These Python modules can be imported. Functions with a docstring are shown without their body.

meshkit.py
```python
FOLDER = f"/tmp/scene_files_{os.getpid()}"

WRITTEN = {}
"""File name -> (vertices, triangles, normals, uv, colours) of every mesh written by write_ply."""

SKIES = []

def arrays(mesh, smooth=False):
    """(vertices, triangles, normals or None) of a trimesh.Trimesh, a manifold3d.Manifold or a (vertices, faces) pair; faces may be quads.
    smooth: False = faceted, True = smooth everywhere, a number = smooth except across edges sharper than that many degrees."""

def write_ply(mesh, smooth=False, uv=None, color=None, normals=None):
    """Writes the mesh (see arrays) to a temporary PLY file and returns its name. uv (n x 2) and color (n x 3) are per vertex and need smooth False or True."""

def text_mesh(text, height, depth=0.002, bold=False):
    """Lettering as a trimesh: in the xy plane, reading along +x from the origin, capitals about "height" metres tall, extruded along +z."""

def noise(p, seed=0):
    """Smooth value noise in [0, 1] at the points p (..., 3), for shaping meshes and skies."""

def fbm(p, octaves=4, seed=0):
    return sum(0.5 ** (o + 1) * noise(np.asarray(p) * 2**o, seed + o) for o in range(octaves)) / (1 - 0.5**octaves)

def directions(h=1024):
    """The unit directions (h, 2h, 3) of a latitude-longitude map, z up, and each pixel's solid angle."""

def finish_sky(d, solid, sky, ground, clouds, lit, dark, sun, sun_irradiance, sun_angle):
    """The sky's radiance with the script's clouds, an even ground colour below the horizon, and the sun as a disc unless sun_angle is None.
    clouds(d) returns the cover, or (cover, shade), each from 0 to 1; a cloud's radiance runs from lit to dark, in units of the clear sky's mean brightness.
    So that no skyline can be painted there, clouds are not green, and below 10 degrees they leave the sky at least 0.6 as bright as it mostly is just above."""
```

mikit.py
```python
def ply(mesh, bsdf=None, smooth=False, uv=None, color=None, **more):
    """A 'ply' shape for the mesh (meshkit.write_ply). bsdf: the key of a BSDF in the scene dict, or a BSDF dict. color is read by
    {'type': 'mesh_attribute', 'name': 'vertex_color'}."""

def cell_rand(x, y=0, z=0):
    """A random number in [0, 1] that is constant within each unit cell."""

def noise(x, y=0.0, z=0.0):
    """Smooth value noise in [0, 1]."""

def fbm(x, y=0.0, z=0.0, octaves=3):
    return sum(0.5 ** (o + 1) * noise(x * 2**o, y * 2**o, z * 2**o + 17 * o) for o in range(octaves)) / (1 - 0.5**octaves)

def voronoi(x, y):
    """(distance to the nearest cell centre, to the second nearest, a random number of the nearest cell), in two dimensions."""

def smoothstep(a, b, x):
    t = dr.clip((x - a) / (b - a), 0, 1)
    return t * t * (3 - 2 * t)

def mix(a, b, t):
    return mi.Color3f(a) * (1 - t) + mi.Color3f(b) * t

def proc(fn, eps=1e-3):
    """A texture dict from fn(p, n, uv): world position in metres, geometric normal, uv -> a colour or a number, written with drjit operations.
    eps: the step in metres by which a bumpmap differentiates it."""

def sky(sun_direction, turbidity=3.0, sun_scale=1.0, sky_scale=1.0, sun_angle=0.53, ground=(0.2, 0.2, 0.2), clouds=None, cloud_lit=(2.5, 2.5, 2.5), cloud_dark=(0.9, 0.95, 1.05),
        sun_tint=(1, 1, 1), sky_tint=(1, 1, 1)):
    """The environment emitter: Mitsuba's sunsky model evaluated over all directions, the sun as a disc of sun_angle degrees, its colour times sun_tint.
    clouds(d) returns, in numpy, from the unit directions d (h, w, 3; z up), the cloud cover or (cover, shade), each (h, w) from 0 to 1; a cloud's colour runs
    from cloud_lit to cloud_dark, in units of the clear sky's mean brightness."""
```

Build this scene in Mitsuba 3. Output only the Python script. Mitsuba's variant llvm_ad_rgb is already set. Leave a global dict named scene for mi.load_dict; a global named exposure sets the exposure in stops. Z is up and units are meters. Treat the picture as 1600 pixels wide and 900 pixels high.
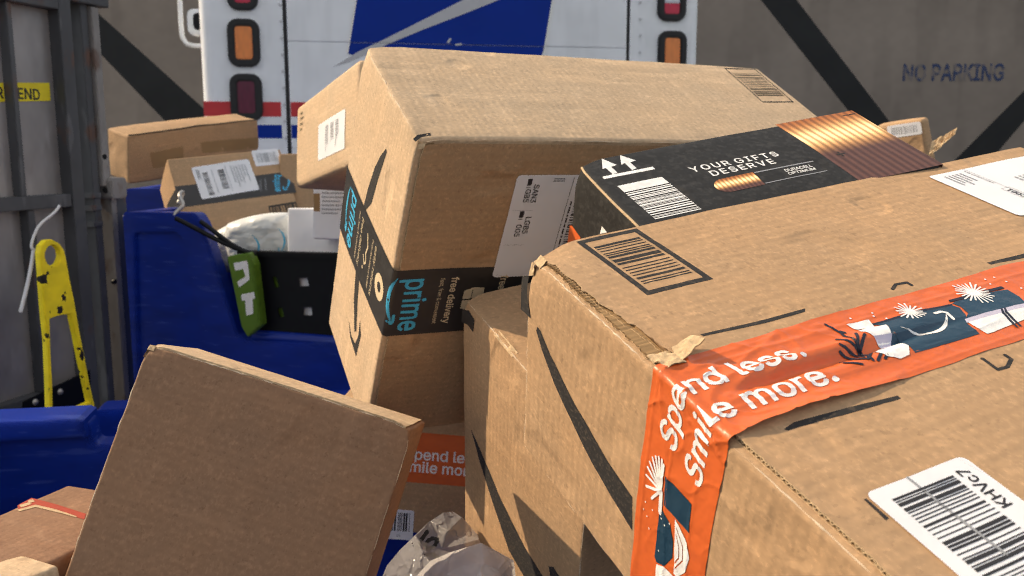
import math, glob
import numpy as np, trimesh, mitsuba as mi, drjit as dr
import mikit, meshkit
from mikit import proc, ply, noise, fbm, smoothstep, mix
from shapely import Polygon, MultiPolygon, LineString, Point, box as sbox, union_all, affinity
V = lambda *a: np.array(a, float)
scene, labels = {'type': 'scene'}, {}

# ------------------------------------------------------------------ camera, sky, exposure
F, CX, CY, PITCH = 1400.0, 800.0, 450.0, math.radians(9)
EYE = V(0, 0, 1.2)
CR, CF = V(1, 0, 0), V(0, math.cos(PITCH), -math.sin(PITCH))
CU = V(0, math.sin(PITCH), math.cos(PITCH))
scene['camera'] = {'type': 'thinlens', 'aperture_radius': .0010, 'focus_distance': .66, 'fov': math.degrees(2 * math.atan(800 / F)), 'fov_axis': 'x', 'near_clip': 0.02, 'far_clip': 300.0,
                   'to_world': mi.ScalarTransform4f().look_at(origin=EYE.tolist(), target=(EYE + CF).tolist(), up=[0, 0, 1])}
SUN = V(-.79, .20, .575)
def fill_cloud(d):  # unseen bright cloud cover, added to lift the ambient fill in shade
    c = meshkit.fbm(d * V(2.2, 2.2, 4.0), 5, 4)
    return np.clip((c - .30) * 2.2, 0, .85), np.clip((c - .5) * 1.2, 0, 1)
scene['sky'] = mikit.sky(SUN.tolist(), turbidity=3, sun_angle=0.6, clouds=fill_cloud, cloud_lit=(4.7, 4.6, 4.45), cloud_dark=(2.7, 2.65, 2.6), sky_tint=(1.2, 1.05, .95), sun_scale=1.05, sun_tint=(1.0, .985, .965), ground=(.2, .18, .16))
exposure = 1.76

def ray(x, y):
    return CF + CR * (x - CX) / F - CU * (y - CY) / F
def at(x, y, d):
    """the point of the place that the photo shows at pixel x, y, d metres out along the view axis"""
    return EYE + ray(x, y) * d

# ------------------------------------------------------------------ entries
def numbered(key):
    if key not in USED:
        USED.add(key); return key
    n = 1
    while f'{key}_{n:03d}' in USED: n += 1
    USED.add(f'{key}_{n:03d}'); return f'{key}_{n:03d}'
USED = set()
def thing(name, label=None, cat=None, group=None, kind=None):
    key = numbered(name); d = {}
    if label: d['label'] = label
    if cat: d['category'] = cat
    if group: d['group'] = group
    if kind: d['kind'] = kind
    labels[key] = d
    return key
def put(key, mesh, bsdf, smooth=False, uv=None):
    scene[key] = ply(mesh, bsdf, smooth, uv=uv); return key
def part(holder, name, mesh, bsdf, smooth=False, uv=None, label=None, kind=None):
    key = numbered(f'{holder}__{name}')
    put(key, mesh, bsdf, smooth, uv)
    if label or kind: labels[key] = {k: v for k, v in (('label', label), ('kind', kind)) if v}
    return key

# ------------------------------------------------------------------ materials
def bsdf(key, color, rough=.6, spec=.35, metallic=0.0, bump=None, bscale=1.0, eps=4e-4, **more):
    d = {'type': 'principled', 'base_color': proc(color) if callable(color) else {'type': 'rgb', 'value': list(color)}, 'roughness': rough, 'specular': spec, 'metallic': metallic, **more}
    if bump: d = {'type': 'bumpmap', 'bump_texture': proc(bump, eps), 'scale': bscale, 'bsdf': d}
    scene[key] = {'type': 'twosided', 'bsdf': d}
    return key
def C(*c): return mi.Color3f(*c)

def card_color(base, mott=.36, spots=True):
    def fn(p, n, uv):
        u, v = uv.x, uv.y
        wx = .004 * noise(u * 90, v * 90, 3)
        fib = fbm((u + wx) * 420, v * 640 + 40 * wx, p.z * 40, 3)
        fib2 = fbm(p.x * 280 + 60 * wx, p.y * 280, p.z * 280, 2)
        blot = fbm(p.x * 22, p.y * 22, p.z * 22, 3)
        flute = .5 + .5 * dr.sin(u * (2 * math.pi / .0076) + 2.0 * noise(u * 14, v * 7))
        k = (1 - mott / 2) + mott * (.55 * fib + .45 * fib2) * 1.0 + .10 * (blot - .5) - .045 * flute
        stain = smoothstep(.56, .74, fbm(p.x * 9 + 3, p.y * 9, p.z * 9, 4)) * .05
        light = smoothstep(.60, .80, fib) * .11 + smoothstep(.60, .80, fib2) * .09
        dark = smoothstep(.70, .80, fbm(u * 340 + 9, v * 340, p.z * 50, 2)) * .14
        scuff = smoothstep(.60, .8, fbm(u * 60, v * 9, p.z * 3 + 4, 3)) * .12 + smoothstep(.66, .78, fbm(u * 7, v * 70, p.z * 3 + 8, 3)) * .10
        c = C(*base) * (k + light - dark + scuff - stain)
        return mix(c, c * C(1.03, .97, .90), blot)
    return fn
def card_bump(p, n, uv):
    wash = dr.sin(uv.x * (2 * math.pi / .0076) + 2.0 * noise(uv.x * 14, uv.y * 7))
    return .00007 * wash + .00034 * fbm(p.x * 260, p.y * 260, p.z * 260, 3) + .0012 * fbm(uv.x * 34, uv.y * 12, p.z * 5, 2) + .0022 * dr.abs(fbm(uv.x * 9, uv.y * 40, 3 + p.z * 3, 2) - .5) - .0016 * smoothstep(.66, .80, fbm(uv.x * 22, uv.y * 26, p.z * 6 + 2, 2))
K1 = (.408, .268, .155)
bsdf('cardboard', card_color(K1), .75, .25, bump=card_bump)
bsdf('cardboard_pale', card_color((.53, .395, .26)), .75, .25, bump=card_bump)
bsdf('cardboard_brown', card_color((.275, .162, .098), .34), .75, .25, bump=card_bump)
bsdf('cardboard_core', (.30, .19, .095), .9, .1)
bsdf('cardboard_torn', lambda p, n, uv: C(.52, .38, .23) * (.75 + .5 * fbm(p.x * 500, p.y * 500, p.z * 500, 3)), .9, .1)

bsdf('worn_lit_paper', lambda p, n, uv: C(.62, .50, .36) * (.8 + .4 * fbm(p.x * 500, p.y * 500, p.z * 500, 2)), .9, .1)  # rubbed paper, with the sun caught on sharp folds painted in
def ink_color(base, worn=.10):
    def fn(p, n, uv):
        a = fbm(p.x * 520, p.y * 520, p.z * 520, 3)
        b = fbm(p.x * 60, p.y * 60, p.z * 60, 2)
        return C(*base) * (.8 + .4 * a) + C(.40, .27, .15) * (worn * smoothstep(.52, .75, a) * (.4 + b))
    return fn
bsdf('black_ink', ink_color((.030, .028, .027), .09), .7, .25)
bsdf('thin_ink', ink_color((.10, .075, .05), .25), .7, .25)
bsdf('label_ink', (.028, .028, .032), .6, .3)
bsdf('grey_print', (.30, .31, .33), .6, .3)
bsdf('label_paper', lambda p, n, uv: C(.75, .755, .78) * (.94 + .08 * fbm(p.x * 30, p.y * 30, p.z * 30, 3)), .5, .4)
def tape_color(base, var=.18):
    def fn(p, n, uv):
        s = fbm(p.x * 18, p.y * 18, p.z * 18, 3); f = noise(p.x * 500, p.y * 500, p.z * 500)
        return C(*base) * (1 - var / 2 + var * s + .06 * f)
    return fn
def tape_bump(p, n, uv):
    w = fbm(p.x * 55, p.y * 55, p.z * 55, 3)
    return .0016 * dr.abs(w - .5) + .0001 * noise(p.x * 400, p.y * 400, p.z * 400)
bsdf('orange_tape', tape_color((.60, .118, .026)), .38, .5, bump=tape_bump)
bsdf('black_tape', tape_color((.028, .026, .025), .5), .4, .5, bump=tape_bump)
bsdf('white_print', lambda p, n, uv: C(.80, .79, .77) * (.88 + .2 * noise(p.x * 300, p.y * 300, p.z * 300)), .5, .4)
bsdf('lilac_print', (.50, .47, .58), .5, .4)
bsdf('navy_print', tape_color((.012, .042, .075), .3), .45, .45, bump=tape_bump)
bsdf('deep_navy_print', (.010, .014, .03), .5, .4)
bsdf('cream_print', (.62, .50, .33), .5, .4)
bsdf('cyan_print', (.06, .42, .66), .5, .4)
bsdf('black_card', lambda p, n, uv: C(.018, .0175, .0165) * (.75 + .5 * fbm(p.x * 330, p.y * 330, p.z * 330, 3)) + C(.016, .015, .014) * smoothstep(.45, .8, fbm(p.x * 240, p.y * 240, p.z * 240, 3)), .6, .35, bump=card_bump)
def copper(p, n, uv):                     # printed picture of a ridged copper cell end; uv.x along the cell, uv.y across it, 0 to 1
    r = .5 + .5 * dr.sin(uv.x * (2 * math.pi * 11) + .3 * dr.sin(uv.y * 9))
    hi = dr.exp(-dr.square((uv.y - .40) / .15))
    base = mix((.40, .13, .03), (.78, .36, .10), smoothstep(.02, .34, uv.y) )
    base = mix(base, C(.12, .05, .035), smoothstep(.48, .80, uv.y))
    c = base * (.55 + .6 * r) + C(.72, .60, .36) * (hi * (.35 + .95 * r))
    return c * (.88 + .22 * fbm(p.x * 330, p.y * 330, p.z * 330, 2))
bsdf('copper_print', copper, .45, .45)

def blue_plastic(p, n, uv):
    s = fbm(p.x * 14, p.y * 14, p.z * 40, 3); sc = smoothstep(.66, .82, fbm(p.x * 9, p.y * 60, p.z * 90, 3))
    g = smoothstep(.5, .8, fbm(p.x * 5, p.y * 5, p.z * 3 + 6, 4))
    fine = smoothstep(.70, .80, fbm(p.x * 30 + p.z * 22, p.y * 20, p.z * 160, 3))
    return mix(C(.0008, .018, .215) * (.75 + .55 * s) + C(.07, .10, .18) * (.26 * sc + .22 * fine), C(.05, .055, .065), g * .14)
bsdf('blue_plastic', blue_plastic, .40, .38, bump=lambda p, n, uv: .0012 * fbm(p.x * 18, p.y * 18, p.z * 18, 2), eps=2e-3)
def steel(base, rust=.5):
    def fn(p, n, uv):
        a = fbm(p.x * 7, p.y * 7, p.z * 4, 4); b = fbm(p.x * 60, p.y * 60, p.z * 25, 3)
        r = smoothstep(.62, .80, fbm(p.x * 26, p.y * 26, p.z * 13 + 5, 4)) * rust
        worn_ = smoothstep(.64, .74, fbm(p.x * 45 + 3, p.y * 45, p.z * 9, 3)) * .35
        return mix(C(*base) * (.5 + .8 * a + .3 * b) + C(.10, .10, .105) * worn_, C(.13, .06, .034), r)
    return fn
bsdf('gate_steel', steel((.074, .077, .084), .75), .5, .5, metallic=.2)
bsdf('gate_edge_steel', steel((.26, .245, .235), .7), .45, .5, metallic=.4)
bsdf('sheet_steel', steel((.29, .275, .275), .15), .38, .5, metallic=.35, bump=lambda p, n, uv: .006 * fbm(p.x * 9, p.y * 9, p.z * 5, 3), eps=3e-3)
bsdf('bare_steel', steel((.45, .43, .40), .4), .4, .5, metallic=.7)
bsdf('yellow_paint', lambda p, n, uv: mix(C(.90, .72, .016) * (.8 + .4 * fbm(p.x * 40, p.y * 40, p.z * 40, 3)), C(.018, .014, .012), smoothstep(.67, .70, fbm(p.x * 80, p.y * 70, p.z * 48, 3))), .5, .45)
bsdf('yellow_sticker', lambda p, n, uv: C(.72, .60, .02) * (.75 + .4 * fbm(p.x * 30, p.y * 30, p.z * 30, 3)), .5, .4)
bsdf('white_plastic', (.62, .62, .63), .4, .5)
bsdf('truck_white', lambda p, n, uv: C(.82, .84, .87) * (.86 + .18 * fbm(p.x * 3, p.y * 3, p.z * 6, 4) - .06 * smoothstep(.5, .75, fbm(p.x * 20, p.y * 20, p.z * 3, 3))), .3, .5)
bsdf('truck_blue', lambda p, n, uv: C(.0005, .026, .27) * (.9 + .2 * fbm(p.x * 5, p.y * 5, p.z * 5, 2)), .5, .15)
bsdf('truck_red', lambda p, n, uv: C(.52, .022, .028) * (.85 + .3 * fbm(p.x * 9, p.y * 9, p.z * 9, 3)), .4, .5)
bsdf('truck_grey', (.48, .48, .50), .4, .4)
bsdf('rubber', (.016, .016, .017), .6, .4)
bsdf('amber_lens', lambda p, n, uv: C(.80, .24, .05) * (.85 + .2 * noise(p.x * 160, 0, p.z * 30)), .25, .5)
bsdf('red_lens', lambda p, n, uv: C(.55, .010, .05) * (.85 + .2 * noise(p.x * 160, 0, p.z * 30)), .25, .5)
bsdf('maroon_lens', lambda p, n, uv: C(.10, .004, .028) * (.85 + .3 * noise(p.x * 160, 0, p.z * 30)), .25, .5)
bsdf('clear_lens', (.62, .62, .68), .25, .5)
def wall_color(p, n, uv):
    a = fbm(p.x * .9, 0, p.z * .9, 4); b = fbm(p.x * 14, 0, p.z * 14, 3); st = fbm(p.x * 2.2, 3, p.z * .35, 3)
    return C(.235, .198, .168) * (.62 + .42 * a + .12 * b + .26 * st - .10 * smoothstep(.55, .7, fbm(p.x * 5, 2, p.z * .8, 3)))
bsdf('wall_paint', wall_color, .8, .2, bump=lambda p, n, uv: .004 * fbm(p.x * 25, p.y * 25, p.z * 25, 3), eps=4e-3)
bsdf('dark_band_tone', lambda p, n, uv: C(.022, .023, .024) * (.8 + .4 * fbm(p.x * 3, 0, p.z * 3, 3)), .7, .2)
bsdf('stencil_blue', lambda p, n, uv: mix(C(.045, .062, .13), C(.24, .205, .175), smoothstep(.44, .66, fbm(p.x * 13, 0, p.z * 13, 3)) * .75), .8, .2)
bsdf('asphalt', lambda p, n, uv: C(.05, .05, .052) * (.7 + .6 * fbm(p.x * 40, p.y * 40, 0, 4)), .9, .2)
bsdf('mailer_film', lambda p, n, uv: C(.66, .68, .66) * (.9 + .15 * fbm(p.x * 30, p.y * 30, p.z * 30, 3)), .35, .5)
bsdf('green_film', (.095, .18, .016), .35, .5)
bsdf('black_plastic', (.005, .0055, .007), .5, .22)
scene['lit_film'] = {'type': 'principledthin', 'base_color': proc(lambda p, n, uv: C(.82, .80, .80) * (.86 + .2 * fbm(p.x * 18, p.y * 18, p.z * 18, 3))), 'roughness': .20, 'spec_trans': .16, 'diff_trans': .9, 'eta': 1.4}  # same bag film again, painted lighter for its sunlit lobe
bsdf('dull_red', tape_color((.36, .062, .036)), .6, .3)
scene['grey_film'] = {'type': 'principledthin', 'base_color': proc(lambda p, n, uv: C(.62, .60, .60) * (.8 + .3 * fbm(p.x * 18, p.y * 18, p.z * 18, 3))), 'roughness': .16, 'spec_trans': .42, 'diff_trans': .8, 'eta': 1.4}
bsdf('salmon_card', card_color((.25, .145, .09)), .75, .25, bump=card_bump)

# ------------------------------------------------------------------ flat shapes: (points n x 2, triangles)
def flat(shape):
    vs, fs, k = [], [], 0
    for g in getattr(shape, 'geoms', [shape]):
        if g.is_empty or g.area < 1e-12: continue
        v, f = trimesh.creation.triangulate_polygon(g, engine='earcut')
        vs.append(v); fs.append(f + k); k += len(v)
    return np.vstack(vs), np.vstack(fs)
def join(flats):
    vs, fs, k = [], [], 0
    for v, f in flats:
        vs.append(v); fs.append(f + k); k += len(v)
    return np.vstack(vs), np.vstack(fs)
TEXTS = {}
def text2(s, h, bold=False, slant=0.0, spread=1.0):
    """lettering, capitals h tall, left end of the baseline at the origin"""
    if (s, bold) not in TEXTS:
        m = meshkit.text_mesh(s, 1.0, .1, bold); keep = m.face_normals[:, 2] > .5
        idx, inv = np.unique(m.faces[keep], return_inverse=True)
        TEXTS[s, bold] = (m.vertices[idx][:, :2], inv.reshape(-1, 3))
    v, f = TEXTS[s, bold]
    return np.c_[(v[:, 0] + slant * v[:, 1]) * h * spread, v[:, 1] * h], f
def moved(fl, x=0, y=0): return fl[0] + [x, y], fl[1]
def centred(fl):
    lo, hi = fl[0].min(0), fl[0].max(0)
    return fl[0] - (lo + hi) / 2, fl[1]
def spaced(s, h, track, bold=False):
    out, x = [], 0
    for ch in s:
        if ch == ' ': x += h * .35; continue
        t = text2(ch, h, bold); out.append(moved(t, x - t[0][:, 0].min(), 0)); x += np.ptp(t[0][:, 0]) + track
    return join(out)
def grid_cut(shape, step):
    """a shape cut into cells, so that it can follow a curved face"""
    x0, y0, x1, y1 = shape.bounds; out = []
    xs = np.linspace(x0, x1, max(2, int((x1 - x0) / step) + 2)); ys = np.linspace(y0, y1, max(2, int((y1 - y0) / step) + 2))
    for i in range(len(xs) - 1):
        strip = shape.intersection(sbox(xs[i], y0 - 1, xs[i + 1], y1 + 1))
        if strip.is_empty: continue
        for j in range(len(ys) - 1):
            c = strip.intersection(sbox(xs[i], ys[j], xs[i + 1], ys[j + 1]))
            if not c.is_empty and c.area > 1e-12: out += [g for g in getattr(c, 'geoms', [c]) if g.geom_type == 'Polygon' and g.area > 1e-12]
    return flat(MultiPolygon(out))
def refine(fl, size):
    v3 = np.c_[fl[0], np.zeros(len(fl[0]))]
    v, f = trimesh.remesh.subdivide_to_size(v3, fl[1], size, max_iter=12)
    return v[:, :2], f
def bars(w, h, seed, n=34, vertical=True, gap=.45):
    """the bars of a barcode w wide, h tall"""
    rng = np.random.default_rng(seed); x = 0; out = []
    ws = rng.choice([1, 1, 1, 2, 2, 3], n); gs = rng.choice([1, 1, 2, 2, 3], n)
    tot = ws.sum() + gs[:-1].sum()
    for a, g in zip(ws, gs):
        out.append(sbox(x * w / tot, 0, (x + a) * w / tot, h)); x += a + g
    return MultiPolygon(out)
def dashes(w, h, rows, seed, fill=.8):
    """lines of print too small to read"""
    rng = np.random.default_rng(seed); out = []
    for r in range(rows):
        y = h * (1 - (r + .75) / rows); x = 0; end = w * rng.uniform(.55, 1)
        while x < end:
            l = rng.uniform(.02, .09) * w
            out.append(sbox(x, y, min(x + l, end), y + h / rows * .45)); x += l + w * .02
    return MultiPolygon(out)
def star(rays, r0, r1, width, seed=0, a0=0, a1=2 * math.pi):
    rng = np.random.default_rng(seed); out = []
    for t in np.linspace(a0, a1, rays, endpoint=abs(a1 - a0) < 6.2):
        r = r1 * rng.uniform(.75, 1.05)
        out.append(LineString([(r0 * math.cos(t), r0 * math.sin(t)), (r * math.cos(t), r * math.sin(t))]).buffer(width / 2, 3))
    return union_all(out)
def smile(w, h, tip=1.0):
    """a tapering upward curve with an arrow head at its right end"""
    t = np.linspace(0, 1, 26); x = t * w; y = -h * (4 * t * (1 - t)) * (1 - .12 * t)
    th = .085 * w * (np.sin(np.pi * np.clip(t * .93 + .03, 0, 1)) ** .8)
    lower = np.c_[x, y - th / 2]; upper = np.c_[x, y + th / 2]
    body = Polygon(np.vstack([lower, upper[::-1]])).buffer(0)
    head = LineString([(w * .86, h * .32), (w * 1.0, h * .34), (w * 1.055, h * .12), (w * 1.0, -h * .45)]).buffer(.030 * w)
    return union_all([body, head])

# ------------------------------------------------------------------ meshes
def bx(lo, hi): return trimesh.creation.box(bounds=[lo, hi])
def tube(pts, r, n=10, closed=False):
    pts = np.asarray(pts, float); m = len(pts)
    r = np.broadcast_to(np.asarray(r, float), (m,))
    tang = np.gradient(pts, axis=0); tang /= np.linalg.norm(tang, axis=1, keepdims=True)
    up = V(0, 0, 1) if abs(tang[0][2]) < .9 else V(1, 0, 0); vs = []
    s = np.cross(tang[0], up)
    for k in range(m):
        s = s - tang[k] * (s @ tang[k]); s /= np.linalg.norm(s); q = np.cross(tang[k], s)
        a = np.linspace(0, 2 * np.pi, n, endpoint=False)
        vs.append(pts[k] + r[k] * (np.outer(np.cos(a), s) + np.outer(np.sin(a), q)))
    v = np.vstack(vs + [pts[:1], pts[-1:]]); f = []
    for k in range(m - 1):
        for i in range(n):
            a, b, c, d = k * n + i, k * n + (i + 1) % n, (k + 1) * n + i, (k + 1) * n + (i + 1) % n
            f += [[a, c, b], [b, c, d]]
    e0, e1 = m * n, m * n + 1
    for i in range(n): f += [[e0, i, (i + 1) % n], [e1, (m - 1) * n + (i + 1) % n, (m - 1) * n + i]]
    t = trimesh.Trimesh(v, f, process=False); t.fix_normals(); return t
def spline(pts, n=60):
    from scipy.interpolate import CubicSpline
    pts = np.asarray(pts, float); d = np.r_[0, np.cumsum(np.linalg.norm(np.diff(pts, axis=0), axis=1))]
    return CubicSpline(d, pts)(np.linspace(0, d[-1], n))
def rounded_grid(L, r, step):
    arc = [0, .22 * r, .55 * r, r]
    mid = np.linspace(r, L - r, max(2, int((L - 2 * r) / step) + 1))
    return np.r_[arc[:-1], mid, L - np.array(arc[:-1])[::-1]]
def fb(p, f, seed): return meshkit.fbm(p * f, 3, seed) - .5

class Frame:
    """a plane of the place: origin, u and v directions"""
    def __init__(s, o, u, v):
        s.o, s.u, s.v = np.asarray(o, float), np.asarray(u, float) / np.linalg.norm(u), np.asarray(v, float)
        s.v = s.v - s.u * (s.u @ s.v); s.v /= np.linalg.norm(s.v); s.n = np.cross(s.u, s.v)
        if s.n @ (EYE - s.o) < 0: s.n = -s.n
    def uv(s, pts):
        out = []
        for x, y in pts:
            d = ray(x, y); p = EYE + d * ((s.o - EYE) @ s.n / (d @ s.n)) - s.o
            out.append((p @ s.u, p @ s.v))
        return np.array(out)
    def p(s, uv, off=0.0):
        uv = np.atleast_2d(uv); return s.o + np.outer(uv[:, 0], s.u) + np.outer(uv[:, 1], s.v) + np.outer(np.broadcast_to(off, len(uv)), s.n)
    def solid(s, shape, lo, hi):
        """a shape of the plane made solid between two heights over it"""
        ms = [trimesh.creation.extrude_polygon(g, hi - lo, engine='earcut') for g in getattr(shape, 'geoms', [shape])]
        m = trimesh.util.concatenate(ms)
        v = s.p(m.vertices[:, :2]) + np.outer(m.vertices[:, 2] + lo, s.n)
        m = trimesh.Trimesh(v, m.faces, process=False)
        if m.volume < 0: m.invert()
        return m
    def stepped(s, shape, lo, hi, r, k=4):
        """as solid, its outer edge rounded over"""
        ms = []; prev = lo
        for i in range(k + 1):
            t = i / k; top = hi - r + r * math.sin(t * math.pi / 2); ins = r * (1 - math.cos(t * math.pi / 2))
            g = shape.buffer(-ins) if ins > 0 else shape
            if not g.is_empty: ms.append(s.solid(g, prev if i else lo, top))
            prev = top - .0004
        return trimesh.util.concatenate(ms)
    def sheet(s, fl, off):
        m = trimesh.Trimesh(s.p(fl[0], off), fl[1], process=False)
        if len(m.faces) and m.face_normals[0] @ s.n < 0: m.invert()
        return m

class Carton:
    """a box with soft edges, slightly bulged and uneven walls. Axes a, b, c start at the corner o; the face a0 is the plane a = 0, and so on."""
    AX = {'a': 0, 'b': 1, 'c': 2}
    def __init__(s, o, axes, dims, r=.004, bulge=.002, amp=.003, step=.008, seed=1, dents=()):
        s.o = np.asarray(o, float); M = np.asarray(axes, float); M = M / np.linalg.norm(M, axis=1, keepdims=True)
        M[1] -= M[0] * (M[0] @ M[1]); M[1] /= np.linalg.norm(M[1]); M[2] -= M[0] * (M[0] @ M[2]) + M[1] * (M[1] @ M[2]); M[2] /= np.linalg.norm(M[2])
        s.M, s.d, s.r, s.bulge, s.amp, s.step, s.seed, s.dents = M, np.asarray(dims, float), r, bulge, amp, step, seed, dents
    def deform(s, p):
        q = np.clip(p / s.d, 0, 1); out = p.copy(); w = 4 * q * (1 - q)
        for i in range(3):
            j, k = (i + 1) % 3, (i + 2) % 3
            out[:, i] += s.bulge * (2 * q[:, i] - 1) * w[:, j] * w[:, k] + s.amp * fb(p + 3.7 * i, 9, s.seed + i) + .25 * s.amp * fb(p + 1.3 * i, 40, s.seed + 7 + i)
        for at_, rad, vec in s.dents:
            g = np.exp(-((p - np.asarray(at_)) ** 2).sum(1) / rad ** 2); out += np.outer(g, vec)
        return out
    def world(s, p): return s.o + s.deform(np.asarray(p, float)) @ s.M
    def local(s, face, uv, off=0.0):
        i = s.AX[face[0]]; j, k = [x for x in range(3) if x != i]
        uv = np.atleast_2d(uv); p = np.zeros((len(uv), 3)); p[:, j], p[:, k] = uv[:, 0], uv[:, 1]
        p[:, i] = (s.d[i] + off) if face[1] == '1' else -np.asarray(off)
        return p
    def frame(s, face):
        i = s.AX[face[0]]; j, k = [x for x in range(3) if x != i]
        return Frame(s.o + (s.M[i] * s.d[i] if face[1] == '1' else 0), s.M[j], s.M[k])
    def uv(s, face, pts): return s.frame(face).uv(pts)
    def shell(s, lo=(0, 0, 0)):
        """mesh and uv of the walls; lo sets faces a0, b0, c0 back"""
        lo = np.asarray(lo, float); d = s.d - lo; r = s.r; vs, fs, uvs, k0 = [], [], [], 0
        for i in range(3):
            j, k = [x for x in range(3) if x != i]
            gj, gk = rounded_grid(d[j], r, s.step), rounded_grid(d[k], r, s.step)
            J, K = np.meshgrid(gj, gk, indexing='ij')
            for side in (0, 1):
                q = np.zeros((J.size, 3)); q[:, j], q[:, k], q[:, i] = J.ravel(), K.ravel(), side * d[i]
                inner = np.clip(q, r, d - r); t = q - inner; p = inner + r * t / np.maximum(np.linalg.norm(t, axis=1, keepdims=True), 1e-9)
                a = np.arange(J.size).reshape(J.shape); f = np.stack([a[:-1, :-1], a[1:, :-1], a[1:, 1:], a[:-1, 1:]], -1).reshape(-1, 4)
                f = np.vstack([f[:, [0, 1, 2]], f[:, [0, 2, 3]]])
                w = s.world(p + lo); n = np.cross(w[f[:, 1]] - w[f[:, 0]], w[f[:, 2]] - w[f[:, 0]]).sum(0)
                if n @ (s.M[i] * (1 if side else -1)) < 0: f = f[:, ::-1]
                vs.append(w); fs.append(f + k0); k0 += len(w)
                uvs.append(np.c_[q[:, j], q[:, k]] if i < 2 else np.c_[q[:, k], q[:, j]])
        return trimesh.Trimesh(np.vstack(vs), np.vstack(fs), process=False), np.vstack(uvs)
    def sheet(s, face, fl, off):
        w = s.world(s.local(face, fl[0], off)); m = trimesh.Trimesh(w, fl[1], process=False)
        n = s.frame(face); i = s.AX[face[0]]; out = s.M[i] * (1 if face[1] == '1' else -1)
        if len(m.faces) and m.face_normals.mean(0) @ out < 0: m.invert()
        return m

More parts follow.
